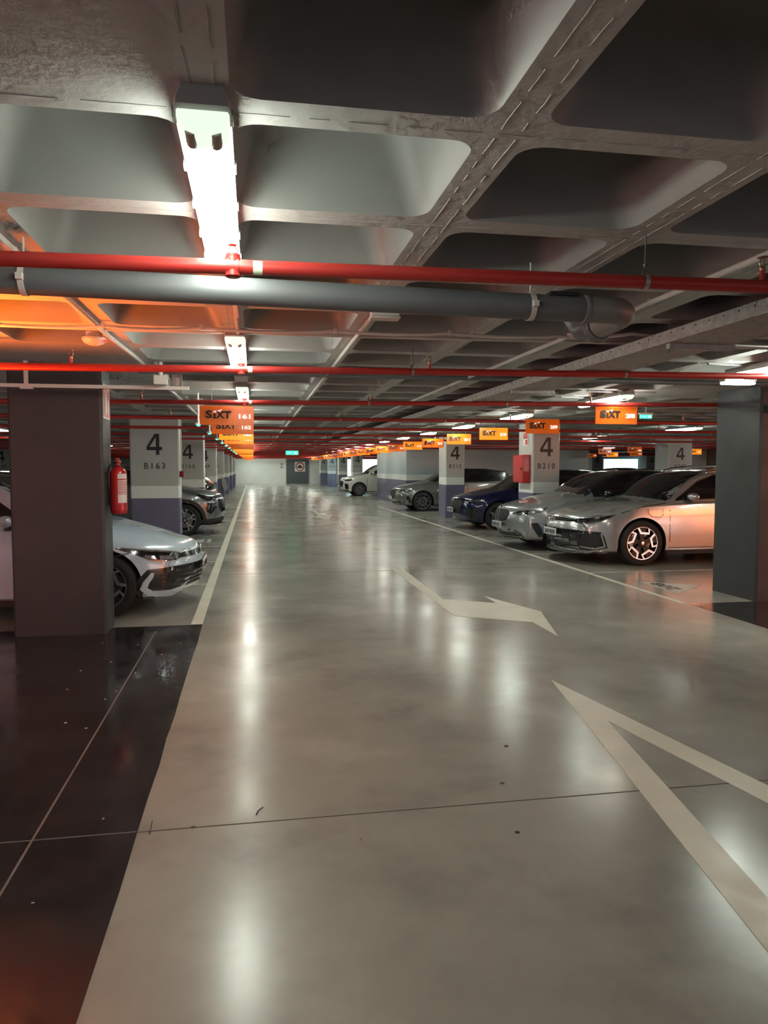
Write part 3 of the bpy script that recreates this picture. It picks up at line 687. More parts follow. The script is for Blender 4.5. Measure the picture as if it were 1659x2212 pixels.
# ================================================================== hanging bay signs
def clear_y(y):
    return y + .08 if any(abs(y - 2.65 - 2.74 * q) < .06 for q in range(23)) else y
def sign(x0, x1, y, z0, z1, num, lab, lit=False, row='left'):
    y = clear_y(y)
    w_, h_ = x1 - x0, z1 - z0
    t = thing('bay_sign', lab, 'sign', ((x0 + x1) / 2, y, z0), 'orange numbered bay signs of the ' + row + ' row')
    b = MB(); b.box((-w_ / 2, -.012, 0), (w_ / 2, .012, h_)); b.build('board', M_ORANGELIT if lit else M_ORANGE, t, smooth=False)
    b = MB()
    # logo lettering: S, dotless i, X, T
    H = h_ * .42; zb = h_ * .34; x = -w_ * .40
    text_mb(b, 'S', 1, (x + w_ * .065, -.0125, zb), height=H, width=w_ * .13, bold=.045, extrude=.012)
    b.poly([(0, 0), (w_ * .042, 0), (w_ * .042, H * .62), (0, H * .62)], 0, .003, frame=lambda a, c, d: (x + w_ * .15 + a, -.0125 - d, zb + c))
    b.poly([(-w_ * .015, 0), (w_ * .057, 0), (w_ * .057, H * .1), (-w_ * .015, H * .1)], 0, .0032, frame=lambda a, c, d: (x + w_ * .15 + a, -.0125 - d, zb + c))
    text_mb(b, 'X', 1, (x + w_ * .275, -.0125, zb), height=H * .92, width=w_ * .17, bold=.035, extrude=.012)
    text_mb(b, 'T', 1, (x + w_ * .41, -.0125, zb), height=H * .92, width=w_ * .14, bold=.035, extrude=.012)
    b.build('logo_lettering', M_TEXTBLACK, t, smooth=False)
    b = MB(); sw = [(0, 0), (.25, .04), (.6, .22), (.9, .55), (1., 1.), (.72, .66), (.4, .5), (.0, .42)]
    b.poly([(p[0] * w_ * .15, p[1] * H * .42) for p in sw], 0, .006, frame=lambda a, c, d: (x + w_ * .155 + a, -.0125 - d, zb + H * .74 + c)); b.build('logo_flag', M_TEXTWHITE, t, smooth=False)
    b = MB(); text_mb(b, num, 1, (w_ * .33, -.0125, h_ * .33), height=h_ * .25, width=w_ * .22, bold=.03, extrude=.01); b.build('bay_number', M_TEXTWHITE, t, smooth=False)
    b = MB()
    for s in (-.28, .28): b.path([(s * w_, 0, h_), (s * w_, 0, ZC - z0)], .002, 5)
    b.build('suspension_wires', M_HANG, t)
for k in range(20):
    y = 8.2 + 2.275 * k
    sign(-.56, .012, y, 1.95, 2.155, str(161 + k), f'orange hanging sign of bay {161 + k} in the left line of overlapping signs', lit=(k in (2, 6, 8, 10, 12)))
for k in range(20):
    y = 8.2 + 2.275 * k
    z0 = 2.005 - .012 * min(k, 4)
    pos = f'orange hanging sign of bay {208 + k} over the right parking row' + (', high beside the lamp' if k == 0 else ', in front of pillar B210' if k == 1 else '')
    sign(4.0, 4.525, y, z0, z0 + .215, str(208 + k), pos, lit=(k in (2, 5, 9)), row='right')
for k in range(7):
    sign(13.2, 13.75, 24.5 + 2.275 * k, 1.98, 2.2, str(243 + k), f'far orange sign of bay {243 + k} in the next aisle beyond the estate car', lit=(k % 3 == 2), row='next')
    sign(17.0, 17.6, 24.5 + 2.275 * k, 1.98, 2.2, str(316 + k), f'far orange sign of bay {316 + k} near the slatted grille', lit=(k % 3 == 1), row='next')
for k in range(10):
    t = thing('parking_indicator', f'green lit bay indicator beside the left line of signs, {ORD[k+1]} from the camera', 'indicator light', (-.64, clear_y(9.1 + 2.275 * k), 2.0), 'green bay indicators of the left row')
    b = MB(); b.lathe([(.0, -.020), (.018, -.015), (.024, -.004), (.024, .0)], n=16); b.build('dome', M_GREENLED, t)
    b = MB(); b.lathe([(.045, 0), (.045, .02), (.012, .025), (.012, ZC - 2.0)], n=14); b.build('holder', M_CONDUIT, t)
for lab, x, y, z, w_ in [('green lit exit sign hanging over the middle of the lane', 1.55, 30, 1.98, .5), ('green lit exit light above the silver estate car', 5.55, 9.8, 2.19, .17), ('small green exit light between signs 210 and 211', 4.4, 17.6, 1.98, .3), ('far green exit light above the bright window', 16.2, 36, 2.0, .8)]:
    t = thing('exit_sign', lab, 'exit sign', (x, y, z))
    b = MB(); b.box((-w_ / 2, -.02, 0), (w_ / 2, .02, w_ * .3)); b.build('lit_face', M_GREENSIGN, t, smooth=False)
    b = MB(); b.box((-w_ / 2 - .02, -.03, w_ * .3), (w_ / 2 + .02, .03, w_ * .3 + .03)); b.path([(0, 0, w_ * .3), (0, 0, ZC - z)], .008, 6); b.build('housing', M_CONDUIT, t, smooth=False)
    b = MB(); b.box((w_ * .15, -.024, w_ * .07), (w_ * .38, -.021, w_ * .22)); b.box((-w_ * .38, -.024, w_ * .12), (-w_ * .05, -.021, w_ * .17)); b.build('symbol', M_TEXTWHITE, t, smooth=False)

# ================================================================== lamps of the rental desk outside the frame
def area(name, loc, target, sx_, sy_, power, colr):
    l = bpy.data.lights.new(name, 'AREA'); l.shape = 'RECTANGLE'; l.size = sx_; l.size_y = sy_; l.energy = power; l.color = colr
    o = bpy.data.objects.new(name, l); col.objects.link(o); o.location = loc
    o.rotation_euler = (Vector(target) - Vector(loc)).to_track_quat('-Z', 'Y').to_euler(); return o
area('orange_desk_light', (16.4, -.4, 1.0), (9.6, 10, .7), 5., 1.9, 105, (1, .25, .06))
area('pink_desk_light', (11.8, -1.6, 1.0), (6.6, 10, .7), 3.2, 1.7, 34, (1, .68, .60))
area('orange_ceiling_light', (10.6, 4.9, 2.3), (10.2, 5.6, 0), 3.2, 3.0, 170, (1, .24, .07))
area('orange_wall_light', (-2.6, 4.5, 1.0), (-2.0, 4.4, 2.38), 1.2, 1.4, 62, (1, .17, .015)).data.spread = math.radians(85)
area('pink_wall_light', (-6.0, 2.8, 1.0), (3, 3.9, 1.9), 3., 1.2, 58, (1, .56, .50))
for k in range(4):  # extra lamps added to brighten the end wall
    lamp_at(.6 + 1.1 * k, 61.2, f'added fluorescent lamp brightening the white end wall, {ORD[k+1]} of the four side by side')
# ================================================================== cars
def interp(keys, x):
    """smooth monotone-ish interpolation through (x, v) keys"""
    if x <= keys[0][0]: return keys[0][1]
    if x >= keys[-1][0]: return keys[-1][1]
    n = len(keys)
    for i in range(n - 1):
        if keys[i][0] <= x <= keys[i + 1][0]: break
    x0, v0 = keys[i]; x1, v1 = keys[i + 1]; h = x1 - x0
    def slope(k):
        if k == 0: return (keys[1][1] - keys[0][1]) / (keys[1][0] - keys[0][0])
        if k == n - 1: return (keys[-1][1] - keys[-2][1]) / (keys[-1][0] - keys[-2][0])
        a = (keys[k][1] - keys[k - 1][1]) / (keys[k][0] - keys[k - 1][0]); b = (keys[k + 1][1] - keys[k][1]) / (keys[k + 1][0] - keys[k][0])
        return 0 if a * b <= 0 else 2 * a * b / (a + b)
    m0, m1 = slope(i), slope(i + 1); t = (x - x0) / h
    return (2 * t**3 - 3 * t**2 + 1) * v0 + (t**3 - 2 * t**2 + t) * h * m0 + (-2 * t**3 + 3 * t**2) * v1 + (t**3 - t**2) * h * m1
def sstep(a, b, x):
    t = max(0, min(1, (x - a) / (b - a))); return t * t * (3 - 2 * t)

class CarShape:
    def __init__(s, top, sh, bot, wid, kk, tumble=.36, belt_in=.085):
        s.top, s.sh, s.bot, s.wid, s.kk, s.tumble, s.belt_in = top, sh, bot, wid, kk, tumble, belt_in
        s.L = top[-1][0]
        s.build()
        # plan outline for wrapped patches
        pts = []; W0 = interp(wid, 0); k0 = interp(kk, 0)
        for i in range(30): y = W0 * i / 30; pts.append((k0 * (y / W0) ** 2, y))
        for i in range(160):
            x = s.L * i / 160; pts.append((x + interp(kk, x), interp(wid, x)))
        s.out = [Vector(p) for p in pts]; s.cum = [0]
        for i in range(1, len(s.out)): s.cum.append(s.cum[-1] + (s.out[i] - s.out[i - 1]).length)
    def sec(s, x):
        zt, zs, zb, W = interp(s.top, x), interp(s.sh, x), interp(s.bot, x), interp(s.wid, x)
        zs = min(zs, zt - .012)
        g = sstep(.05, .26, zt - zs)
        h = zs - zb
        P = [(0, zb), (W - .12, zb), (W - .035, zb + .035), (W - .012, zb + .16 * h), (W - .002, zb + .42 * h), (W, zb + .60 * h), (W - .012, zb + .80 * h), (W - .035, zs - .045), (W - s.belt_in, zs)]
        bi = W - s.belt_in
        hh = max(0, zt - .05 - zs); Wr = bi - s.tumble * hh - .015
        cab = [(bi - s.tumble * hh * .33, zs + hh * .33), (bi - s.tumble * hh * .68, zs + hh * .68), (Wr + .012, zt - .055), (Wr - .03, zt - .028), (Wr - .13, zt - .012), (Wr * .5, zt - .003), (0, zt)]
        dz = zt - zs
        hood = [(bi * c, zs + dz * f) for c, f in ((.93, .30), (.84, .50), (.72, .68), (.58, .82), (.42, .92), (.21, .98), (0, 1))]
        return P + [(a[0] * g + b[0] * (1 - g), a[1] * g + b[1] * (1 - g)) for a, b in zip(cab, hood)]
    def ring(s, x, f=1.0, end=0):
        S = s.sec(x); W = interp(s.wid, x); k = interp(s.kk, x); n = len(S)
        zs_ = [p[1] for p in S]; zm = (min(zs_) * .45 + max(zs_) * .55)
        R = []
        for i, (y, z) in enumerate(S):
            j = min(i, n - 1 - i); yt = W * j / ((n - 2) / 2) if j < (n - 2) / 2 else W
            y2 = y * f + yt * (1 - f); z2 = zm + (z - zm) * f
            R.append((x + k * (y2 / W) ** 2 + end * (1 - f * f) * .025, y2, z2))
        full = R + [(p[0], -p[1], p[2]) for p in R[-2:0:-1]]
        return full
    def build(s):
        L_ = s.L
        xs = [0, .012, .03, .055, .09, .14, .2, .28, .37, .47] + [.57 + (L_ - 1.0) * i / 44 for i in range(45)]
        xs = [x for x in xs if x < L_ - .32] + [L_ - .28, L_ - .2, L_ - .13, L_ - .08, L_ - .04, L_ - .015, L_]
        rings = [s.ring(0, f, -1) for f in (0., .25, .5, .75, .92)] + [s.ring(x) for x in xs] + [s.ring(L_, f, 1) for f in (.92, .6, .3, 0)]
        n = len(rings[0]); bm = bmesh.new()
        V = [[bm.verts.new(p) for p in r] for r in rings]
        for a in range(len(rings) - 1):
            for i in range(n): bm.faces.new((V[a][i], V[a + 1][i], V[a + 1][(i + 1) % n], V[a][(i + 1) % n]))
        bmesh.ops.remove_doubles(bm, verts=V[0] + V[-1], dist=1e-5)
        bmesh.ops.recalc_face_normals(bm, faces=bm.faces)
        s.bm = bm; s.bvh = BVHTree.FromBMesh(bm)
    def s_of_x(s, x):
        """arc length whose side position is x"""
        for i, p in enumerate(s.out):
            if i >= 30 and p.x >= x:
                q = s.out[i - 1]; t = (x - q.x) / max(1e-6, p.x - q.x); return s.cum[i - 1] + t * (s.cum[i] - s.cum[i - 1])
        return s.cum[-1]
    def wrap(s, u, z):
        """point and normal on the body: u arc length from the nose centre, z height"""
        sg = 1 if u >= 0 else -1; u = abs(u)
        def at(u):
            u = max(0, min(u, s.cum[-1] - 1e-4)); import bisect
            i = bisect.bisect_right(s.cum, u) - 1; i = min(i, len(s.out) - 2)
            t = (u - s.cum[i]) / max(1e-9, s.cum[i + 1] - s.cum[i]); return s.out[i].lerp(s.out[i + 1], t)
        p = at(u); a, c = at(max(0, u - .12)), at(u + .12)
        if u < .12: a = Vector((at(.12 - u).x, -at(.12 - u).y))
        t = (c - a).normalized(); nrm = Vector((-t.y, t.x)) if False else Vector((t.y * -1, t.x))
        o = Vector((p.x + nrm.x * .8, p.y + nrm.y * .8, z)); d = Vector((-nrm.x, -nrm.y, 0))
        hit, nr, _, _ = s.bvh.ray_cast(o, d, 2.2)
        if hit is None:
            hit = Vector((p.x, p.y, z)); nr = Vector((nrm.x, nrm.y, 0))
        if nr.dot(d) > 0: nr = -nr
        hit = hit.copy(); nr = nr.copy()
        if sg < 0: hit.y = -hit.y; nr.y = -nr.y
        return hit, nr
    def down(s, x, y):
        hit, nr, _, _ = s.bvh.ray_cast(Vector((x, y, 3)), Vector((0, 0, -1)), 4)
        if hit is None: hit, nr = Vector((x, y, 1)), Vector((0, 0, 1))
        return hit, nr
def densify(pts, st):
    out = []
    for i in range(len(pts)):
        a, b = Vector(pts[i]), Vector(pts[(i + 1) % len(pts)]); n = max(1, int((b - a).length / st))
        out += [a.lerp(b, k / n) for k in range(n)]
    return out
def inside(p, poly):
    c = False; n = len(poly)
    for i in range(n):
        a, b = poly[i], poly[(i + 1) % n]
        if (a[1] > p[1]) != (b[1] > p[1]) and p[0] < (b[0] - a[0]) * (p[1] - a[1]) / (b[1] - a[1]) + a[0]: c = not c
    return c
def patch(polys, proj, off=.004, depth=.012, step=.05):
    """MB with each 2d polygon laid on the surface, a little proud of it, with a skirt going in"""
    mb = MB()
    for poly in polys:
        O = densify(poly, step); n = len(O)
        ar = sum(O[i].x * O[(i + 1) % n].y - O[(i + 1) % n].x * O[i].y for i in range(n))
        if ar < 0: O = O[::-1]
        xs = [p.x for p in O]; ys = [p.y for p in O]; G = []
        x = min(xs) + step / 2
        while x < max(xs):
            y = min(ys) + step / 2
            while y < max(ys):
                if inside((x, y), O) and min((Vector((x, y)) - o).length for o in O) > step * .45: G.append(Vector((x, y)))
                y += step
            x += step
        r = delaunay_2d_cdt(O + G, [], [list(range(n))], 1, 1e-7)
        P, F, OV = r[0], r[2], r[3]
        H = [proj(p.x, p.y) for p in P]
        V = [h + nr * off for h, nr in H]; k = len(V)
        # find the outline order
        idx = {}
        for i, src in enumerate(OV):
            for q in src:
                if q < n: idx[q] = i
        ring = [idx[q] for q in range(n) if q in idx]
        V2 = V + [H[i][0] - H[i][1] * depth for i in ring]
        FS = []
        f0 = F[0]; a, b, c = V[f0[0]], V[f0[1]], V[f0[2]]
        flip = (b - a).cross(c - a).dot(H[f0[0]][1]) < 0
        for f in F: FS.append(tuple(f)[::-1] if flip else tuple(f))
        m = len(ring)
        for q in range(m):
            a_, b_ = ring[q], ring[(q + 1) % m]; qa, qb = k + q, k + (q + 1) % m
            FS.append((a_, qa, qb, b_) if not flip else (b_, qb, qa, a_))
        mb.add(V2, FS)
    return mb
def strip(pts, w, closed=False):
    """polygon of a thick polyline"""
    P = [Vector(p) for p in pts]; Lh, Rh = [], []
    for i, p in enumerate(P):
        a = P[i - 1] if i else (P[-1] if closed else None); b = P[i + 1] if i < len(P) - 1 else (P[0] if closed else None)
        d = ((b or p) - (a or p)).normalized(); nn = Vector((-d.y, d.x)); k = 1
        if a is not None and b is not None:
            d1 = (p - a).normalized(); k = 1 / max(.5, abs(d1.dot(d)))
        Lh.append(p + nn * w / 2 * k); Rh.append(p - nn * w / 2 * k)
    if closed:  # two halves so it stays a simple polygon
        h = len(P) // 2
        A = Lh[:h + 1] + Rh[:h + 1][::-1]; B = Lh[h:] + [Lh[0]] + [Rh[0]] + Rh[h:][::-1]
        return [[tuple(v) for v in A], [tuple(v) for v in B]]
    return [[tuple(v) for v in Lh + Rh[::-1]]]

M_GLASS = mat('dark_car_glass', (.012, .011, .013), .06, coat=.6)
M_CARBLACK = mat('gloss_black_trim', (.012, .012, .013), .18, coat=.3)
M_CARPLASTIC = mat('matt_black_plastic', (.016, .016, .017), .55)
M_TYRE = mat('tyre_rubber', (.016, .015, .016), .75)
M_RIMSILVER = mat('bright_wheel_metal', (.80, .80, .80), .22, metal=.85)
M_RIMDARK = mat('dark_wheel_paint', (.012, .012, .013), .45)
M_DISC = mat('brake_disc_steel', (.35, .34, .33), .35, metal=.8)
M_CHROME = mat('chrome_trim', (.75, .76, .78), .12, metal=1.)
M_LAMPIN = mat('headlight_inside', (.10, .105, .115), .12, metal=.7, coat=1.)
M_LAMPBRIGHT = mat('headlight_reflector', (.70, .73, .78), .1, metal=.9)
M_AMBER = mat('amber_reflector', (.75, .16, .02), .2)
M_PLATE = mat('white_plate', (.70, .70, .70), .35)
M_PLATEBLUE = mat('blue_plate_band', (.02, .05, .32), .35)
def paint(name, c, rough=.3, metal=.75, coat=1.):
    m = mat(name, c, rough, metal=metal, coat=coat); return m

def wheel(parent, x, y, z, r, rr, style, outer):
    """wheel with its axle along y; outer = +1/-1 the side that looks outwards"""
    wt = thing('wheel', None, None, (x, y, z)); wt.parent = parent
    wd = .215; s = outer
    b = MB(); b.lathe([(rr - .012, -.5 * wd * s), (rr + .02, -.52 * wd * s), (r - .03, -.5 * wd * s), (r - .006, -.42 * wd * s), (r, -.2 * wd * s), (r, .2 * wd * s), (r - .006, .42 * wd * s), (r - .03, .5 * wd * s), (rr + .02, .52 * wd * s), (rr, .5 * wd * s), (rr - .012, .38 * wd * s)], axis='y', n=56, caps=False)
    b.build('tyre', M_TYRE, wt, angle=30)
    b = MB(); f = .46 * wd * s
    b.lathe([(rr, f), (rr + .004, f + .004 * s), (rr - .008, f + .004 * s), (rr - .014, f - .02 * s), (rr - .03, f - .11 * s), (0.05, f - .12 * s), (0, f - .12 * s)], axis='y', n=48, caps=False)
    rim = b.build('rim', M_RIMDARK if style != 'silver' else M_RIMDARK, wt, angle=30)
    b = MB(); b.lathe([(rr + .003, f + .003 * s), (rr + .001, f + .007 * s), (rr - .010, f + .006 * s), (rr - .012, f - .0 * s)], axis='y', n=48, caps=False); b.build('rim_lip', M_RIMSILVER, wt)
    b = MB(); b.lathe([(.17, f - .09 * s), (.17, f - .08 * s), (.06, f - .08 * s)], axis='y', n=32, caps=False); b.build('brake_disc', M_DISC, wt)
    def polar(rho, a): a = math.radians(a); return (rho * rr * math.sin(a), rho * rr * math.cos(a))
    bright, dark = MB(), MB()
    fr = lambda d0: (lambda a, c, d: (a, f + (d0 + d) * s, c))
    if style == 'turbine':      # dark five spoke disc with bright angular edges
        for q in range(5):
            a = q * 72
            dark.poly([polar(.2, a - 30), polar(.2, a + 34), polar(.60, a + 16), polar(.97, a + 17), polar(.97, a - 15), polar(.62, a - 20)], -.05, -.004, frame=fr(0))
            for w_, pl in ((.030, [(.97, -16), (.63, -9), (.72, 36), (.97, 27)]),):
                for P_ in strip([polar(rho, a + t) for rho, t in pl], w_): bright.poly(P_, -.01, .003, frame=fr(0))
    elif style == 'twin':
        for q in range(5):
            a = q * 72
            for sg in (-1, 1):
                for P_ in strip([polar(.12, a + sg * 16), polar(.55, a + sg * 9), polar(.97, a + sg * 15)], .028): dark.poly(P_, -.04, -.002, frame=fr(0)); 
                for P_ in strip([polar(.30, a + sg * 10), polar(.55, a + sg * 9), polar(.97, a + sg * 16)], .013): bright.poly(P_, -.01, .003, frame=fr(0))
    elif style == 'blade':
        for q in range(5):
            a = q * 72
            bright.poly([polar(.14, a - 24), polar(.14, a + 24), polar(.5, a + 4), polar(.97, a + 12), polar(.97, a + 3), polar(.5, a - 7)], -.03, .002, frame=fr(0))
            dark.poly([polar(.16, a + 20), polar(.2, a + 40), polar(.97, a + 33), polar(.97, a + 27)], -.03, -.004, frame=fr(0))
    elif style == 'ystar':
        for q in range(5):
            a = q * 72
            dark.poly([polar(.12, a - 30), polar(.12, a + 30), polar(.55, a + 12), polar(.97, a + 20), polar(.97, a - 20), polar(.55, a - 12)], -.05, -.006, frame=fr(0))
            for P_ in strip([polar(.12, a), polar(.5, a), polar(.97, a + 15)], .034): bright.poly(P_, -.01, .003, frame=fr(0))
            for P_ in strip([polar(.5, a), polar(.97, a - 15)], .03): bright.poly(P_, -.01, .0028, frame=fr(0))
    dark.lathe([(.068, -.05 * 1 + 0), (.068, 0), (.05, .004), (0, .004)], (0, f, 0), 'y', 20) if s > 0 else dark.lathe([(.068, .05), (.068, 0), (.05, -.004), (0, -.004)], (0, f, 0), 'y', 20)
    if dark.f: dark.build('spokes', M_RIMDARK, wt, angle=30)
    if bright.f: bright.build('spoke_faces', M_RIMSILVER, wt, angle=30)
    b = MB(); b.lathe([(.028, 0), (.028, .008 * s), (.02, .01 * s), (0, .01 * s)], (0, f + .003 * s, 0), 'y', 18); b.build('hub_cap', M_CHROME, wt)
    return wt

def car(name, label, cat, shp, loc, rz, paint_m, ax_f, ax_r, wr, rr, track, style, feats, group=None, roof_m=None):
    t = thing(name, label, cat, loc, group, rz)
    me = bpy.data.meshes.new('body'); shp.bm.to_mesh(me)
    me.materials.append(paint_m); me.materials.append(M_CARPLASTIC)
    bo = bpy.data.objects.new('body', me); col.objects.link(bo)
    # wheel housings
    cut = MB(); R = wr + feats.get('arch', .045)
    for ax in (ax_f, ax_r):
        for sg in (-1, 1):
            pts = [(ax + R * math.cos(math.radians(a)), wr + R * math.sin(math.radians(a))) for a in range(0, 181, 9)]
            pts = [(ax + R * .985, -.2)] + [(ax + R * .995, wr * .5)] + pts + [(ax - R * .995, wr * .5), (ax - R * .985, -.2)]
            y0, y1 = (track - .30, 1.3) if sg > 0 else (-1.3, -track + .30)
            cut.poly(pts, y0, y1, frame=lambda a, c, d: (a, d, c))
    co_ = cut.build('cutter', M_CARPLASTIC, smooth=False)
    bmc = bmesh.new(); bmc.from_mesh(co_.data); bmesh.ops.remove_doubles(bmc, verts=bmc.verts, dist=1e-5); bmesh.ops.recalc_face_normals(bmc, faces=bmc.faces); bmc.to_mesh(co_.data); bmc.free()
    co_.data.materials.clear(); co_.data.materials.append(paint_m); co_.data.materials.append(M_CARPLASTIC)
    for p in co_.data.polygons: p.material_index = 1
    md = bo.modifiers.new('cut', 'BOOLEAN'); md.operation = 'DIFFERENCE'; md.object = co_; md.solver = 'EXACT'
    dg = bpy.context.evaluated_depsgraph_get(); dg.update()
    m2 = bpy.data.meshes.new_from_object(bo.evaluated_get(dg)); bo.modifiers.clear(); bo.data = m2
    bpy.data.objects.remove(co_)
    if feats.get('darkened_top'):  # black roof; on the grey and blue hatchbacks it paints in dark reflections
        m2.materials.append(M_CARBLACK); ki = len(m2.materials) - 1
        for p in m2.polygons:
            c = p.center
            if c.z > interp(shp.sh, c.x) + .02 and c.x > feats['darkened_top'] and p.material_index == 0: p.material_index = ki
    m2.polygons.foreach_set('use_smooth', [True] * len(m2.polygons)); m2.set_sharp_from_angle(angle=math.radians(32))
    bo.parent = t
    W = shp.wrap; SX = shp.s_of_x
    side = lambda x, z: W(SX(x), z)
    def put(nm, polys, m, proj, off=.004, depth=.012, step=.05, mirror=True, parent=t, label=None):
        b = patch(polys, proj, off, depth, step); o = b.build(nm, m, parent, angle=40)
        if label: o['label'] = label
        if mirror:
            b2 = MB(); b2.v = [(x, -y, z) for x, y, z in b.v]; b2.f = [f[::-1] for f in b.f]; b2.m = b.m; o2 = b2.build(nm, m, parent, angle=40)
            if label: o2['label'] = label
        return o
    F = feats
    for nm, polys, m, kw in F['parts']:
        proj = {'wrap': W, 'side': side, 'down': shp.down}[kw.pop('proj', 'wrap')] if isinstance(kw, dict) else W
        put(nm, polys, m, proj, **kw)
    # wheels
    for ax in (ax_f, ax_r):
        for sg in (-1, 1): wheel(t, ax, sg * (track - .105), wr, wr, rr, style, sg)
    # door mirrors
    mx, mz = F['mirror']
    for sg in (-1, 1):
        h, _ = side(mx, mz)
        mt = MB(); y0 = sg * abs(h.y)
        b = MB()
        secs = [(0.0, .35, .0), (.05, .8, .004), (.11, 1., .006), (.17, .96, .01), (.215, .7, .02), (.235, .3, .03)]
        vs = []
        for dy, sc_, dx in secs:
            for k in range(12):
                a = 2 * PI * k / 12
                vs.append((mx + dx + .06 * sc_ * math.cos(a) + .02, y0 + sg * (dy + .02), mz + .045 + .06 * sc_ * math.sin(a)))
        n = 12; fs = [(r * n + k, r * n + (k + 1) % n, (r + 1) * n + (k + 1) % n, (r + 1) * n + k) for r in range(len(secs) - 1) for k in range(n)] + [tuple(range(n))[::-1], tuple(range((len(secs) - 1) * n, len(secs) * n))]
        if sg < 0: fs = [f[::-1] for f in fs]
        b.add(vs, fs); mo = b.build('door_mirror', F.get('mirror_m', paint_m), t)
        b = MB(); b.box((mx - .0, y0 - sg * .03, mz - .045), (mx + .06, y0 + sg * .10, mz + .0)); b.build('mirror_foot', M_CARPLASTIC, mo, bevel=.01)
        b = MB(); b.box((mx - .045, y0 + sg * .06, mz + .018), (mx - .032, y0 + sg * .22, mz + .028)); b.build('mirror_stripe', M_CHROME, mo, bevel=.003) if F.get('mirror_stripe') else None
    # number plate
    px, pz, txt = F['plate']
    h, nr = W(0, pz)
    pt = MB(); pt.box((h.x - .025 + px, -.26, pz - .055), (h.x - .010 + px, .26, pz + .055)); po = pt.build('number_plate', M_PLATE, t, bevel=.004)
    if txt:
        b = MB(); text_mb(b, txt, 1, (h.x - .0255 + px, .02 * 0 - .02, pz - .035), height=.07, width=.40, face='-x', bold=.01, extrude=.002); b.build('plate_lettering', M_TEXTBLACK, po, smooth=False)
        b = MB(); b.box((h.x - .0265 + px, .215, pz - .05), (h.x - .024 + px, .256, pz + .05)); b.build('blue_band', M_PLATEBLUE, po, smooth=False)
    # emblem
    if F.get('emblem'):
        kind, ez, er = F['emblem']; h, nr = W(0, ez); x0 = h.x - .012 - F.get('emblem_out', 0)
        b = MB()
        if kind == 'ring_vw':
            b.torus((x0, 0, ez), er, .006, 'x', 28, 6)
            for pl in ([(-.62, .72), (0, .08), (.62, .72)], [(-.9, .3), (-.45, -.85), (0, -.05), (.45, -.85), (.9, .3)]):
                b.path([(x0, p * er, ez + q * er) for p, q in pl], .006, 6)
            b.build('emblem', M_CHROME, t)
        elif kind == 'rings':
            for q in (-1.5, -.5, .5, 1.5): b.torus((x0, q * er * 1.45, ez), er, .006, 'x', 24, 6)
            b.build('emblem', M_CHROME, t)
        elif kind == 'roundel':
            b.lathe([(er, 0), (er, -.006), (er * .7, -.008), (0, -.008)], (x0, 0, ez), 'x', 24); b.build('emblem', M_CHROME, t)
            b = MB(); b.lathe([(er * .62, -.008), (er * .6, -.0095), (0, -.0095)], (x0, 0, ez), 'x', 24); b.build('emblem_disc', M_PLATEBLUE, t)
        elif kind == 'shield':
            b.poly([(-.8, .9), (.8, .9), (.8, -.2), (0, -1), (-.8, -.2)], -.008, 0, frame=lambda a, c, d: (x0 + d, a * er, ez + c * er)); b.build('emblem', M_CHROME, t)
    return t

def shape(L_, H, W, cowl, zs0=.90, lip=.72, low=.20, nose=.22, hatch=.35, ws=.95, roofx=None, tail=None, belt=None, hood=.09, width0=.80):
    """profile keys for a road car; cowl = x of the windscreen base"""
    cz = zs0 + hood
    rx = cowl + ws
    top = [(0, lip - .09), (.015, lip - .05), (.045, lip), (.10, lip + .035), (.25, lip + .075), (.55, lip + .5 * (cz - lip) + .02), (.85, lip + .78 * (cz - lip) + .01), (cowl - .05, cz), (cowl + .05, cz + .04),
           (cowl + .33 * ws, cz + .42 * (H - .02 - cz)), (cowl + .68 * ws, cz + .80 * (H - .02 - cz)), (rx, H - .03), (rx + .4, H), (rx + 1.1, H - .005)] + (tail or [(L_ - .75, H - .06), (L_ - .45, H - .13), (L_ - .2, 1.02), (L_ - .06, .88), (L_, .72)])
    sh = belt or [(0, lip - .13), (.05, lip - .07), (.12, lip - .035), (.3, lip + .02), (.6, lip + .075), (.9, zs0 - .02), (cowl, zs0 + .015), (cowl + .5, zs0 + .035), (cowl + 1.6, zs0 + .06), (L_ - .6, zs0 + .07), (L_ - .15, zs0 + .03), (L_, .68)]
    bot = [(0, low + .10), (.04, low + .035), (.12, low), (.5, low - .01), (L_ - .6, low), (L_ - .1, low + .06), (L_, low + .16)]
    wid = [(0, width0 - .10), (.03, width0 - .06), (.10, width0 - .015), (.22, W - .075), (.45, W - .025), (.8, W - .005), (1.4, W), (L_ - 1.2, W), (L_ - .5, W - .02), (L_ - .12, W - .07), (L_, W - .13)]
    kk = [(0, nose), (.1, nose), (.5, nose * .55), (1.1, nose * .2), (cowl + .1, .10), (rx, .05), (rx + .8, 0), (L_ - .8, 0), (L_ - .2, -.08), (L_, -.12)]
    return CarShape(top, sh, bot, wid, kk)

def side_windows(s, cowl, ws, H, zb, xs, z_top, slope_front=.0, gap=.03):
    """glass polygons (x, z): front edge follows the windscreen pillar, rear edge the tail; xs = pane limits"""
    out = []
    return out
def arcpts(cx, cz, R, a0, a1, n=14): return [(cx + R * math.cos(math.radians(a0 + (a1 - a0) * i / n)), cz + R * math.sin(math.radians(a0 + (a1 - a0) * i / n))) for i in range(n + 1)]
def mir(pl): return pl + [(-s_, z) for s_, z in pl[::-1]]
def sdoor(seams): return [q for s_ in seams for q in strip(s_, .009)]
def S(pl, w): return strip(pl, w)

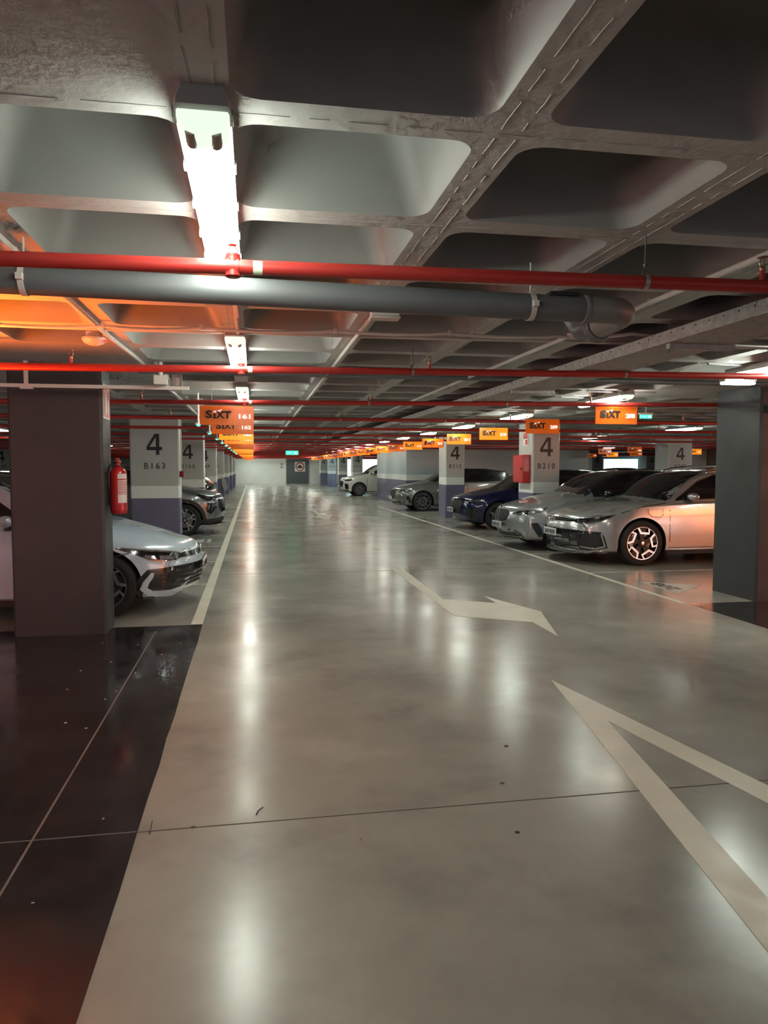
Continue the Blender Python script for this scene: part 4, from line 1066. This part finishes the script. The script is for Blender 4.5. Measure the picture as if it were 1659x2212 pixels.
# ---------------------------------------------------------------- silver estate, second right
silver = paint('warm_silver_paint', (.45, .45, .45), .26, .6)
shp = shape(4.97, 1.47, .925, 1.30, zs0=.935, lip=.73, low=.20, nose=.24, ws=.98, hood=.055,
            tail=[(4.0, 1.46), (4.45, 1.40), (4.68, 1.22), (4.85, .98), (4.97, .74)])
dlo = [(1.62, .985), (4.50, 1.075), (4.28, 1.25), (4.0, 1.36), (3.3, 1.40), (2.7, 1.405), (2.35, 1.375), (2.05, 1.27)]
hl = [(.50, .665), (.60, .71), (.80, .735), (1.04, .755), (1.22, .775), (1.10, .715), (.96, .668), (.78, .635), (.60, .632)]
feats = dict(plate=(-.012, .475, '2669 MZM'), emblem=('ring_vw', .675, .055), mirror=(1.80, 1.0), mirror_stripe=True, parts=[
    ('windscreen', [[(1.33, 0), (1.345, .35), (1.39, .62), (1.47, .80), (1.76, .735), (2.2, .60), (2.26, .3), (2.27, 0), (2.26, -.3), (2.2, -.60), (1.76, -.735), (1.47, -.80), (1.39, -.62), (1.345, -.35)]], M_GLASS, dict(proj='down', mirror=False, step=.09, off=.003)),
    ('panorama_roof', [[(2.42, -.48), (3.7, -.48), (3.7, .48), (2.42, .48)]], M_GLASS, dict(proj='down', mirror=False, step=.14, off=.004)),
    ('window_surround', [dlo], M_CARBLACK, dict(proj='side', off=.003, step=.09)),
    ('side_window', [[(1.74, 1.0), (2.56, 1.025), (2.56, 1.385), (2.36, 1.36), (2.08, 1.26)]], M_GLASS, dict(proj='side', off=.006, step=.09)),
    ('side_window', [[(2.66, 1.03), (3.50, 1.055), (3.46, 1.38), (2.66, 1.39)]], M_GLASS, dict(proj='side', off=.006, step=.09)),
    ('side_window', [[(3.60, 1.06), (4.38, 1.085), (4.2, 1.25), (3.96, 1.35), (3.56, 1.37)]], M_GLASS, dict(proj='side', off=.006, step=.09)),
    ('window_trim', S([(1.60, .975), (4.50, 1.066)], .010) + S([(1.62, .99), (2.05, 1.283), (2.35, 1.388), (2.7, 1.416), (3.3, 1.412), (4.0, 1.372)], .009), M_CHROME, dict(proj='side', off=.007, step=.12)),
    ('panel_gaps', sdoor([[(1.50, .965), (1.49, .6), (1.50, .27)], [(2.61, 1.01), (2.61, .6), (2.58, .27)], [(3.56, 1.04), (3.60, .75), (3.42, .35)], [(1.50, .27), (3.40, .27)], [(.72, .80), (1.1, .90), (1.46, .945)]]), M_CARBLACK, dict(proj='side', off=.002, step=.1)),
    ('charge_flap_gap', sdoor([[(1.14, .86), (1.14, .80), (1.20, .745), (1.34, .735), (1.38, .77), (1.38, .86)]]), M_CARBLACK, dict(proj='side', off=.002, step=.1)),
    ('door_handle', [[(2.34, .868), (2.37, .845), (2.53, .850), (2.56, .880), (2.53, .902), (2.37, .897)]], silver, dict(proj='side', off=.022, depth=.02)),
    ('door_handle', [[(3.30, .885), (3.33, .862), (3.49, .867), (3.52, .897), (3.49, .919), (3.33, .914)]], silver, dict(proj='side', off=.022, depth=.02)),
    ('sill_trim', S([(1.47, .245), (3.47, .245)], .014), M_CHROME, dict(proj='side', off=.006, step=.15)),
    ('sill', [[(1.45, .175), (3.49, .175), (3.49, .235), (1.45, .235)]], M_CARPLASTIC, dict(proj='side', off=.004, step=.12)),
    ('headlight', [hl], M_CARBLACK, dict(off=.004, step=.04)),
    ('headlight_lens', [[(.60, .655), (.66, .685), (.74, .69), (.74, .65)], [(.79, .655), (.80, .70), (.92, .715), (.93, .675)]], M_LAMPIN, dict(off=.007, step=.03)),
    ('headlight_strip', S([(.62, .640), (.80, .648), (.97, .678), (1.10, .722), (1.19, .765)], .008) + S([(.66, .712), (.86, .732), (1.05, .748)], .007), M_LAMPBRIGHT, dict(off=.009, step=.05)),
    ('upper_grille', [mir([(.53, .655), (.53, .690), (.30, .705), (0.05, .708)])], M_CARBLACK, dict(mirror=False, off=.004)),
    ('grille_bar', [mir([(.50, .674), (.50, .681), (.30, .688), (0.03, .690)])], M_CHROME, dict(mirror=False, off=.008)),
    ('lower_intake', [mir([(.98, .50), (1.04, .42), (1.07, .27), (.80, .225), (.4, .235), (0.05, .238)][::-1] + [(.98, .52), (.4, .545), (.03, .548)])] if False else [mir([(.02, .54), (.5, .535), (.98, .515), (1.03, .44), (1.08, .275), (.80, .228), (.4, .235), (.02, .238)])], M_CARBLACK, dict(mirror=False, off=.003)),
    ('intake_mesh', [[(.70, .49), (.92, .48), (.97, .32), (.80, .27), (.62, .33)]], M_CARPLASTIC, dict(off=.006)),
    ('intake_frame', S([(.98, .495), (1.035, .30), (.88, .262), (.66, .285)], .020), silver, dict(off=.014, depth=.02)),
    ('bumper_lip', [mir([(0.02, .215), (.6, .205), (1.05, .235), (1.09, .205), (.6, .175), (.02, .185)])], silver, dict(mirror=False, off=.016, depth=.03)),
    ('bumper_intake_bars', S([(-.6, .33), (.6, .33)], .012) + S([(-.55, .39), (.55, .39)], .012), M_CARPLASTIC, dict(mirror=False, off=.008)),
    ('bonnet_gap', S([(-.50, .722), (-.2, .733), (.2, .733), (.50, .722), (.80, .748), (1.0, .766)], .006)+S([(-.50, .722),(-.80, .748), (-1.0, .766)], .006), M_CARBLACK, dict(mirror=False, off=.0015)),
])
est = car('estate_car', 'silver estate car with roof rails and black and white wheels', 'car', shp, (4.72, 11.12, 0), 0, silver, 1.05, 3.89, .345, .25, .915, 'turbine', feats)
for sg in (-1, 1):
    b = MB(); pts = [(x, sg * y, z) for x, y, z in [(2.28, .615, 1.43), (2.42, .60, 1.475), (2.8, .595, 1.505), (3.4, .595, 1.505), (4.0, .585, 1.485), (4.3, .575, 1.45), (4.4, .575, 1.42)]]
    b.path(pts, .014, 8); b.build('roof_rail', M_CHROME, est)
b = MB(); b.poly([(0, 0), (.16, 0), (.15, .05), (.11, .055)], -.012, .012, frame=lambda a, c, d: (4.1 + a, d, 1.45 + c)); b.build('roof_antenna', M_CARPLASTIC, est)

# ---------------------------------------------------------------- compact hatchbacks with twin grille
def kidney_car(label, pm, loc, wheelstyle, plate, roofm=None, H=1.44, L_=4.34, bright=False):
    shp = shape(L_, H, .90, 1.18, zs0=.93, lip=.75, low=.19, nose=.26, ws=.92, hood=.07, tail=[(3.4, H - .03), (3.95, H - .12), (4.12, 1.12), (4.26, .95), (L_, .70)])
    dlo = [(1.50, .985), (3.92, 1.075), (3.70, 1.28), (3.35, 1.345), (2.7, H - .08), (2.35, H - .085), (2.1, H - .13), (1.85, 1.22)]
    hl = [(.44, .665), (.60, .705), (.85, .735), (1.10, .77), (1.16, .775), (1.04, .70), (.85, .655), (.62, .63), (.48, .632)]
    kid = [(.035, .70), (.24, .705), (.34, .68), (.36, .62), (.30, .545), (.20, .52), (.06, .52), (.03, .56)]
    f = dict(plate=(-.012, .44, plate), emblem=('roundel', .762, .036), mirror=(1.66, .99), mirror_stripe=True, mirror_m=M_CARBLACK, darkened_top=1.45, parts=[
        ('windscreen', [[(1.20, 0), (1.215, .35), (1.26, .62), (1.34, .78), (1.62, .71), (2.0, .59), (2.06, .3), (2.07, 0), (2.06, -.3), (2.0, -.59), (1.62, -.71), (1.34, -.78), (1.26, -.62), (1.215, -.35)]], M_GLASS, dict(proj='down', mirror=False, step=.1, off=.003)),
        ('window_surround', [dlo], M_CARBLACK, dict(proj='side', off=.003, step=.1)),
        ('side_window', [[(1.62, 1.0), (2.42, 1.025), (2.42, 1.34), (2.12, 1.30), (1.88, 1.20)]], M_GLASS, dict(proj='side', off=.006, step=.1)),
        ('side_window', [[(2.52, 1.03), (3.30, 1.055), (3.26, 1.33), (2.52, 1.35)]], M_GLASS, dict(proj='side', off=.006, step=.1)),
        ('panel_gaps', sdoor([[(1.36, .95), (1.35, .6), (1.37, .27)], [(2.46, 1.01), (2.46, .6), (2.43, .27)], [(3.36, 1.03), (3.38, .8), (3.1, .35)], [(1.37, .27), (3.1, .27)]]), M_CARBLACK, dict(proj='side', off=.002, step=.12)),
        ('door_handle', [[(2.20, .868), (2.23, .845), (2.39, .850), (2.42, .880), (2.39, .902), (2.23, .897)]], pm, dict(proj='side', off=.022, depth=.02)),
        ('sill', [[(1.3, .17), (3.15, .17), (3.15, .23), (1.3, .23)]], M_CARPLASTIC, dict(proj='side', off=.004, step=.15)),
        ('headlight', [hl], M_CARBLACK, dict(off=.004, step=.05)),
        ('headlight_lens', [[(.56, .645), (.62, .675), (.72, .68), (.72, .645)], [(.78, .66), (.80, .70), (.92, .715), (.92, .68)]], M_LAMPBRIGHT, dict(off=.008, step=.04)),
        ('headlight_strip', S([(.50, .650), (.60, .638), (.76, .645)], .010) + S([(.80, .65), (.97, .69), (1.08, .735)], .010), M_LAMPBRIGHT, dict(off=.009, step=.05)),
        ('kidney_frame', [[(p[0] + (.012 if p[0] > .15 else -.012), p[1] + (.012 if p[1] > .6 else -.012)) for p in kid]], M_CARBLACK if not bright else M_CHROME, dict(off=.006)),
        ('kidney_grille', [kid], M_CARPLASTIC, dict(off=.010)),
        ('lower_intake', [mir([(.02, .37), (.50, .375), (.66, .30), (.74, .20), (.4, .195), (.02, .195)])], M_CARBLACK, dict(mirror=False, off=.004)),
        ('corner_intake', [[(.86, .50), (.97, .51), (1.04, .42), (1.07, .27), (.99, .26), (.90, .40)]], M_CARBLACK, dict(off=.006)),
        ('bumper_crease', S([(.72, .22), (.84, .38), (.88, .55)], .012), pm, dict(off=.012, depth=.02)),
    ])
    return car('hatchback_car', label, 'car', shp, loc, 0, pm, .90, 3.57, .33, .245, .89, wheelstyle, f)
silver2 = paint('cool_silver_paint', (.36, .37, .38), .28, .6)
gunmetal = paint('gunmetal_paint', (.24, .24, .235), .28, .65)
kidney_car('silver hatchback with twin rounded grille parked tight behind the silver estate', silver2, (4.50, 13.10, 0), 'twin', '1388 NCL')
kidney_car('dark grey hatchback parked far beyond pillar B213 against the core wall', gunmetal, (4.70, 24.95, 0), 'twin', '')

# ---------------------------------------------------------------- dark blue hatchback with a big hexagonal grille
blue = paint('midnight_blue_paint', (.006, .008, .06), .22, .3)
shp = shape(4.3, 1.43, .895, 1.12, zs0=.915, lip=.745, low=.18, nose=.25, ws=.95, hood=.06)
f = dict(plate=(-.022, .46, '5081 NDC'), emblem=('rings', .665, .036), mirror=(1.55, .97), mirror_m=M_CARBLACK, darkened_top=1.45, parts=[
    ('windscreen', [[(1.14, 0), (1.155, .35), (1.2, .62), (1.28, .77), (1.56, .70), (1.95, .59), (2.03, .3), (2.04, 0), (2.03, -.3), (1.95, -.59), (1.56, -.70), (1.28, -.77), (1.2, -.62), (1.155, -.35)]], M_GLASS, dict(proj='down', mirror=False, step=.1, off=.003)),
    ('window_surround', [[(1.42, .97), (3.85, 1.06), (3.6, 1.27), (3.3, 1.33), (2.7, 1.35), (2.3, 1.345), (2.0, 1.29), (1.78, 1.19)]], M_CARBLACK, dict(proj='side', off=.003, step=.1)),
    ('side_window', [[(1.56, .985), (2.36, 1.01), (2.36, 1.33), (2.06, 1.28), (1.82, 1.19)]], M_GLASS, dict(proj='side', off=.006, step=.1)),
    ('side_window', [[(2.45, 1.02), (3.25, 1.045), (3.20, 1.32), (2.45, 1.34)]], M_GLASS, dict(proj='side', off=.006, step=.1)),
    ('panel_gaps', sdoor([[(1.30, .94), (1.29, .6), (1.31, .26)], [(2.40, 1.0), (2.40, .6), (2.37, .26)]]), M_CARBLACK, dict(proj='side', off=.002, step=.12)),
    ('grille', [mir([(.02, .715), (.44, .705), (.50, .64), (.40, .40), (.02, .385)])], M_CARPLASTIC, dict(mirror=False, off=.006)),
    ('grille_frame', strip([(.0, .72), (.45, .712), (.51, .64), (.41, .39), (0, .375)], .014), M_CARBLACK, dict(off=.009)),
    ('headlight', [[(.54, .655), (.60, .70), (.85, .73), (1.10, .755), (1.06, .69), (.92, .645), (.80, .66), (.66, .63)]], M_CARBLACK, dict(off=.004, step=.05)),
    ('headlight_lens', [[(.60, .66), (.66, .69), (.80, .705), (.80, .67)], [(.84, .675), (.86, .715), (1.0, .73), (.98, .69)]], M_LAMPBRIGHT, dict(off=.008, step=.04)),
    ('corner_intake', [[(.62, .52), (.88, .52), (.98, .44), (.98, .24), (.62, .23), (.66, .38)]], M_CARBLACK, dict(off=.006)),
    ('corner_intake_rib', [[(.74, .50), (.78, .50), (.78, .25), (.74, .25)], [(.84, .50), (.88, .50), (.88, .26), (.84, .26)]], M_CARPLASTIC, dict(off=.014)),
    ('lower_lip', [mir([(.02, .235), (.60, .23), (1.02, .21), (.9, .175), (.02, .175)])], M_CARBLACK, dict(mirror=False, off=.010)),
    ('sill', [[(1.3, .17), (3.15, .17), (3.15, .23), (1.3, .23)]], M_CARPLASTIC, dict(proj='side', off=.004, step=.15)),
])
car('hatchback_car', 'dark blue hatchback with bronze spoked wheels between pillars B210 and B213', 'car', shp, (4.80, 17.45, 0), 0, blue, .90, 3.53, .33, .255, .885, 'blade', f)

# ---------------------------------------------------------------- white hatchback behind the dark pillar
white = paint('pale_blue_white_paint', (.56, .67, .78), .22, .05)
shp = shape(4.30, 1.45, .895, 1.22, zs0=.885, lip=.665, low=.165, nose=.27, ws=.88, hood=.075, width0=.78)
C_out = [(1.10, .47), (1.22, .33), (1.14, .20), (.98, .165), (.02, .175), (.02, .50), (.6, .50), (.95, .495)]
f = dict(plate=(-.012, .43, '4217 MTR'), emblem=('ring_vw', .585, .05), mirror=(1.70, .93), parts=[
    ('windscreen', [[(1.24, 0), (1.255, .35), (1.3, .62), (1.38, .78), (1.66, .70), (2.02, .58), (2.08, .3), (2.09, 0), (2.08, -.3), (2.02, -.58), (1.66, -.70), (1.38, -.78), (1.3, -.62), (1.255, -.35)]], M_GLASS, dict(proj='down', mirror=False, step=.1, off=.003)),
    ('window_surround', [[(1.54, .935), (3.75, 1.01), (3.6, 1.25), (3.3, 1.33), (2.7, 1.37), (2.35, 1.355), (2.1, 1.29), (1.85, 1.16)]], M_CARBLACK, dict(proj='side', off=.003, step=.1)),
    ('side_window', [[(1.68, .95), (2.44, .975), (2.44, 1.345), (2.14, 1.28), (1.9, 1.16)]], M_GLASS, dict(proj='side', off=.006, step=.1)),
    ('side_window', [[(2.53, .98), (3.30, 1.0), (3.25, 1.32), (2.53, 1.35)]], M_GLASS, dict(proj='side', off=.006, step=.1)),
    ('panel_gaps', sdoor([[(1.38, .90), (1.37, .6), (1.39, .25)], [(2.48, .96), (2.48, .6), (2.45, .25)], [(.74, .65), (1.0, .80), (1.36, .875)], [(.62, .64), (.86, .595)]]), M_CARBLACK, dict(proj='side', off=.002, step=.12)),
    ('side_crease', strip([(1.42, .80), (3.3, .845)], .010), white, dict(proj='side', off=.010, step=.15)),
    ('sill_trim', S([(1.35, .215), (3.1, .215)], .014), M_CHROME, dict(proj='side', off=.006, step=.15)),
    ('sill', [[(1.35, .15), (3.1, .15), (3.1, .205), (1.35, .205)]], M_CARPLASTIC, dict(proj='side', off=.004, step=.15)),
    ('door_handle', [[(2.22, .818), (2.25, .795), (2.41, .800), (2.44, .830), (2.41, .852), (2.25, .847)]], white, dict(proj='side', off=.022, depth=.02)),
    ('headlight', [[(.50, .575), (.56, .60), (.80, .635), (1.05, .665), (1.30, .695), (1.10, .625), (.96, .565), (.80, .535), (.60, .535)]], M_CARBLACK, dict(off=.004, step=.04)),
    ('headlight_lens', [[(.64, .550), (.70, .585), (.84, .595), (.84, .555)], [(.88, .565), (.90, .60), (1.0, .615), (1.0, .585)]], M_LAMPBRIGHT, dict(off=.008, step=.03)),
    ('headlight_amber', [[(.80, .548), (.95, .568), (.93, .556), (.82, .540)]], M_AMBER, dict(off=.010, step=.03)),
    ('headlight_strip', S([(.56, .604), (.80, .637), (1.05, .665), (1.26, .69)], .012) + S([(.66, .542), (.80, .540), (.94, .562), (1.02, .60)], .008), M_LAMPBRIGHT, dict(off=.009, step=.05)),
    ('upper_grille', [mir([(.02, .605), (.30, .603), (.53, .60), (.56, .55), (.30, .548), (.02, .548)])], M_CARBLACK, dict(mirror=False, off=.004)),
    ('lower_intake', [mir([(.02, .475), (.7, .475), (.98, .465), (1.07, .38), (1.14, .27), (1.03, .175), (.6, .165), (.02, .165)])], M_CARBLACK, dict(mirror=False, off=.004)),
    ('intake_slats', S([(-.85, .40), (.85, .40)], .014) + S([(-.9, .35), (.9, .35)], .014) + S([(-.85, .30), (.85, .30)], .014) + S([(-.75, .25), (.75, .25)], .014), M_CARPLASTIC, dict(mirror=False, off=.009)),
    ('intake_blade', [[(.915, .43), (.945, .435), (1.03, .345), (1.06, .275), (.98, .205), (.72, .18), (.50, .205), (.42, .30), (.53, .26), (.72, .235), (.93, .25), (.985, .285), (.97, .33), (.925, .39)]], white, dict(off=.020, depth=.02, step=.04)),
    ('bonnet_gap', S([(-.50, .618), (-.2, .622), (.2, .622), (.50, .618)], .006), M_CARBLACK, dict(mirror=False, off=.0015)),
    ('bonnet_crease', strip([(.35, .45), (.9, .56), (1.3, .66)], .012), white, dict(proj='down', off=.006, step=.1)),
])
car('hatchback_car', 'pale blue white hatchback half hidden behind the dark grey pillar', 'car', shp, (-.60, 8.45, 0), PI, white, .87, 3.51, .318, .225, .885, 'turbine', f)

# ---------------------------------------------------------------- crossovers
def crossover(label, pm, loc, rz, H, kind, style, plate, cladding, L_=4.35, ax=.80, W_=.90, lip=.86, zs0=1.04):
    shp = shape(L_, H, W_, 1.12, zs0=zs0, lip=lip, low=.23, nose=.22, ws=.85, hood=.06, tail=[(L_ - .9, H - .04), (L_ - .5, H - .15), (L_ - .25, 1.15), (L_ - .08, 1.0), (L_, .80)])
    d = zs0 - 1.04
    parts = [
        ('windscreen', [[(1.14, 0), (1.155, .35), (1.2, .62), (1.28, .78), (1.56, .72), (1.88, .62), (1.94, .3), (1.95, 0), (1.94, -.3), (1.88, -.62), (1.56, -.72), (1.28, -.78), (1.2, -.62), (1.155, -.35)]], M_GLASS, dict(proj='down', mirror=False, step=.1, off=.003)),
        ('window_surround', [[(1.42, 1.10 + d), (3.75, 1.18 + d), (3.6, H - .20), (3.2, H - .13), (2.3, H - .10), (1.95, H - .15), (1.75, 1.28 + d)]], M_CARBLACK, dict(proj='side', off=.003, step=.1)),
        ('side_window', [[(1.54, 1.115 + d), (2.30, 1.14 + d), (2.30, H - .12), (2.0, H - .15), (1.78, 1.28 + d)]], M_GLASS, dict(proj='side', off=.006, step=.1)),
        ('side_window', [[(2.40, 1.14 + d), (3.20, 1.17 + d), (3.15, H - .15), (2.40, H - .12)]], M_GLASS, dict(proj='side', off=.006, step=.1)),
        ('panel_gaps', sdoor([[(1.28, 1.04 + d), (1.27, .6), (1.29, .34)], [(2.35, 1.1 + d), (2.35, .6), (2.32, .34)]]), M_CARBLACK, dict(proj='side', off=.002, step=.12)),
    ]
    if cladding:
        for axx in (ax, ax + 2.6):
            parts.append(('arch_cladding', [arcpts(axx, .34, .455, -12, 192) + arcpts(axx, .34, .392, 192, -12)], M_CARPLASTIC, dict(proj='side', off=.012, depth=.02, step=.08)))
        parts += [('sill_cladding', [[(ax + .42, .24), (ax + 2.2, .24), (ax + 2.2, .40), (ax + .42, .40)]], M_CARPLASTIC, dict(proj='side', off=.010, step=.12)),
                  ('bumper_cladding', [mir([(.02, .36), (.7, .36), (1.12, .33), (1.14, .24), (.7, .22), (.02, .22)])], M_CARPLASTIC, dict(mirror=False, off=.014, depth=.02))]
    if kind == 'claw':
        parts += [('headlight', [[(.46, .80), (.60, .835), (.85, .86), (1.12, .90), (1.02, .82), (.88, .765), (.66, .755), (.50, .765)]], M_CARBLACK, dict(off=.005, step=.05)),
                  ('headlight_lens', [[(.58, .775), (.62, .81), (.72, .815), (.72, .775)], [(.78, .785), (.80, .825), (.92, .84), (.90, .80)]], M_LAMPBRIGHT, dict(off=.009, step=.04)),
                  ('corner_intake', [[(.58, .70), (.86, .70), (.93, .64), (.90, .53), (.80, .45), (.70, .50), (.62, .60)]], M_CARBLACK, dict(off=.006)),
                  ('claw_light', S([(.66, .68), (.70, .56)], .02) + S([(.74, .68), (.78, .54)], .02) + S([(.82, .68), (.85, .56)], .02), M_LAMPBRIGHT, dict(off=.010)),
                  ('grille', [mir([(.02, .79), (.44, .785), (.52, .66), (.40, .50), (.02, .49)])], M_CARBLACK, dict(mirror=False, off=.005))]
        emb = ('shield', .70, .05)
    else:
        parts += [('headlight', [[(.58, .80), (.70, .83), (.95, .855), (1.12, .865), (1.05, .80), (.90, .765), (.64, .77)]], M_CARBLACK, dict(off=.005, step=.05)),
                  ('headlight_lens', [[(.66, .785), (.70, .82), (.84, .83), (.84, .79)]], M_LAMPIN, dict(off=.009, step=.04)),
                  ('grille', [mir([(.02, .80), (.44, .795), (.54, .68), (.42, .44), (.02, .43)])], M_CARBLACK, dict(mirror=False, off=.005)),
                  ('corner_intake', [[(.64, .64), (.78, .64), (.88, .60), (.90, .36), (.70, .34), (.66, .48)]], M_CARBLACK, dict(off=.006)),
                  ('lower_lip', [mir([(.02, .34), (.60, .33), (.9, .31), (.9, .24), (.02, .23)])], M_CARBLACK, dict(mirror=False, off=.010))]
        emb = ('rings', .70, .035)
    f = dict(plate=(-.015, .52, plate), emblem=emb, mirror=(1.56, 1.10 + d), parts=parts)
    return car('crossover_car', label, 'car', shp, loc, rz, pm, ax, ax + 2.6, .34, .245, W_ - .01, style, f)
greymet = paint('slate_grey_paint', (.20, .215, .235), .26, .6)
crossover('slate grey crossover with black wheel arches nosing out behind pillar B163', greymet, (-.68, 17.32, 0), PI, 1.56, 'claw', 'ystar', '7356 LZX', True)
offwhite = paint('cream_white_paint', (.60, .60, .55), .22, .05)
crossover('cream white crossover with a hexagonal grille in the gap beyond the core wall', offwhite, (4.42, 37.9, 0), 0, 1.64, 'hex', 'twin', '', False, L_=4.6, ax=.87, W_=.93, lip=.90, zs0=1.06)
# plainer cars seen only as slivers or roofs: the same modelling in other paint
black = paint('black_paint', (.008, .008, .010), .2, .2)
red_ = paint('terracotta_paint', (.45, .12, .06), .25, .3)
def slim(label, pm, loc, rz, name='hatchback_car'):
    c = copy_tree(PROTO); c.location = loc; c.rotation_euler.z = rz; c['label'] = label; c.name = name
    for ch in c.children:
        if ch.name.startswith(('body', 'door_mirror', 'door_handle', 'bumper_crease')):
            for i, s_ in enumerate(ch.material_slots):
                if s_.material == silver2: s_.link = 'OBJECT'; s_.material = pm
    return c
PROTO = [o for o in bpy.data.objects if o.get('label', '').startswith('silver hatchback with twin')][0]
slim('black hatchback parked in the row behind the fire extinguisher', black, (-5.35, 21.9, 0), 0)
slim('silver grey hatchback at the far left behind the white one, beside pillar 148', silver2, (-6.9, 12.2, 0), 0)
slim('black hatchback roof seen low between core wall and pillar B243', black, (12.9, 26.4, 0), 0)
slim('dark hatchback under the bright far window', blue, (17.6, 38.5, 0), 0)
slim('white hatchback parked by the second bright window behind the crossover', offwhite, (5.6, 46.0, 0), 0)
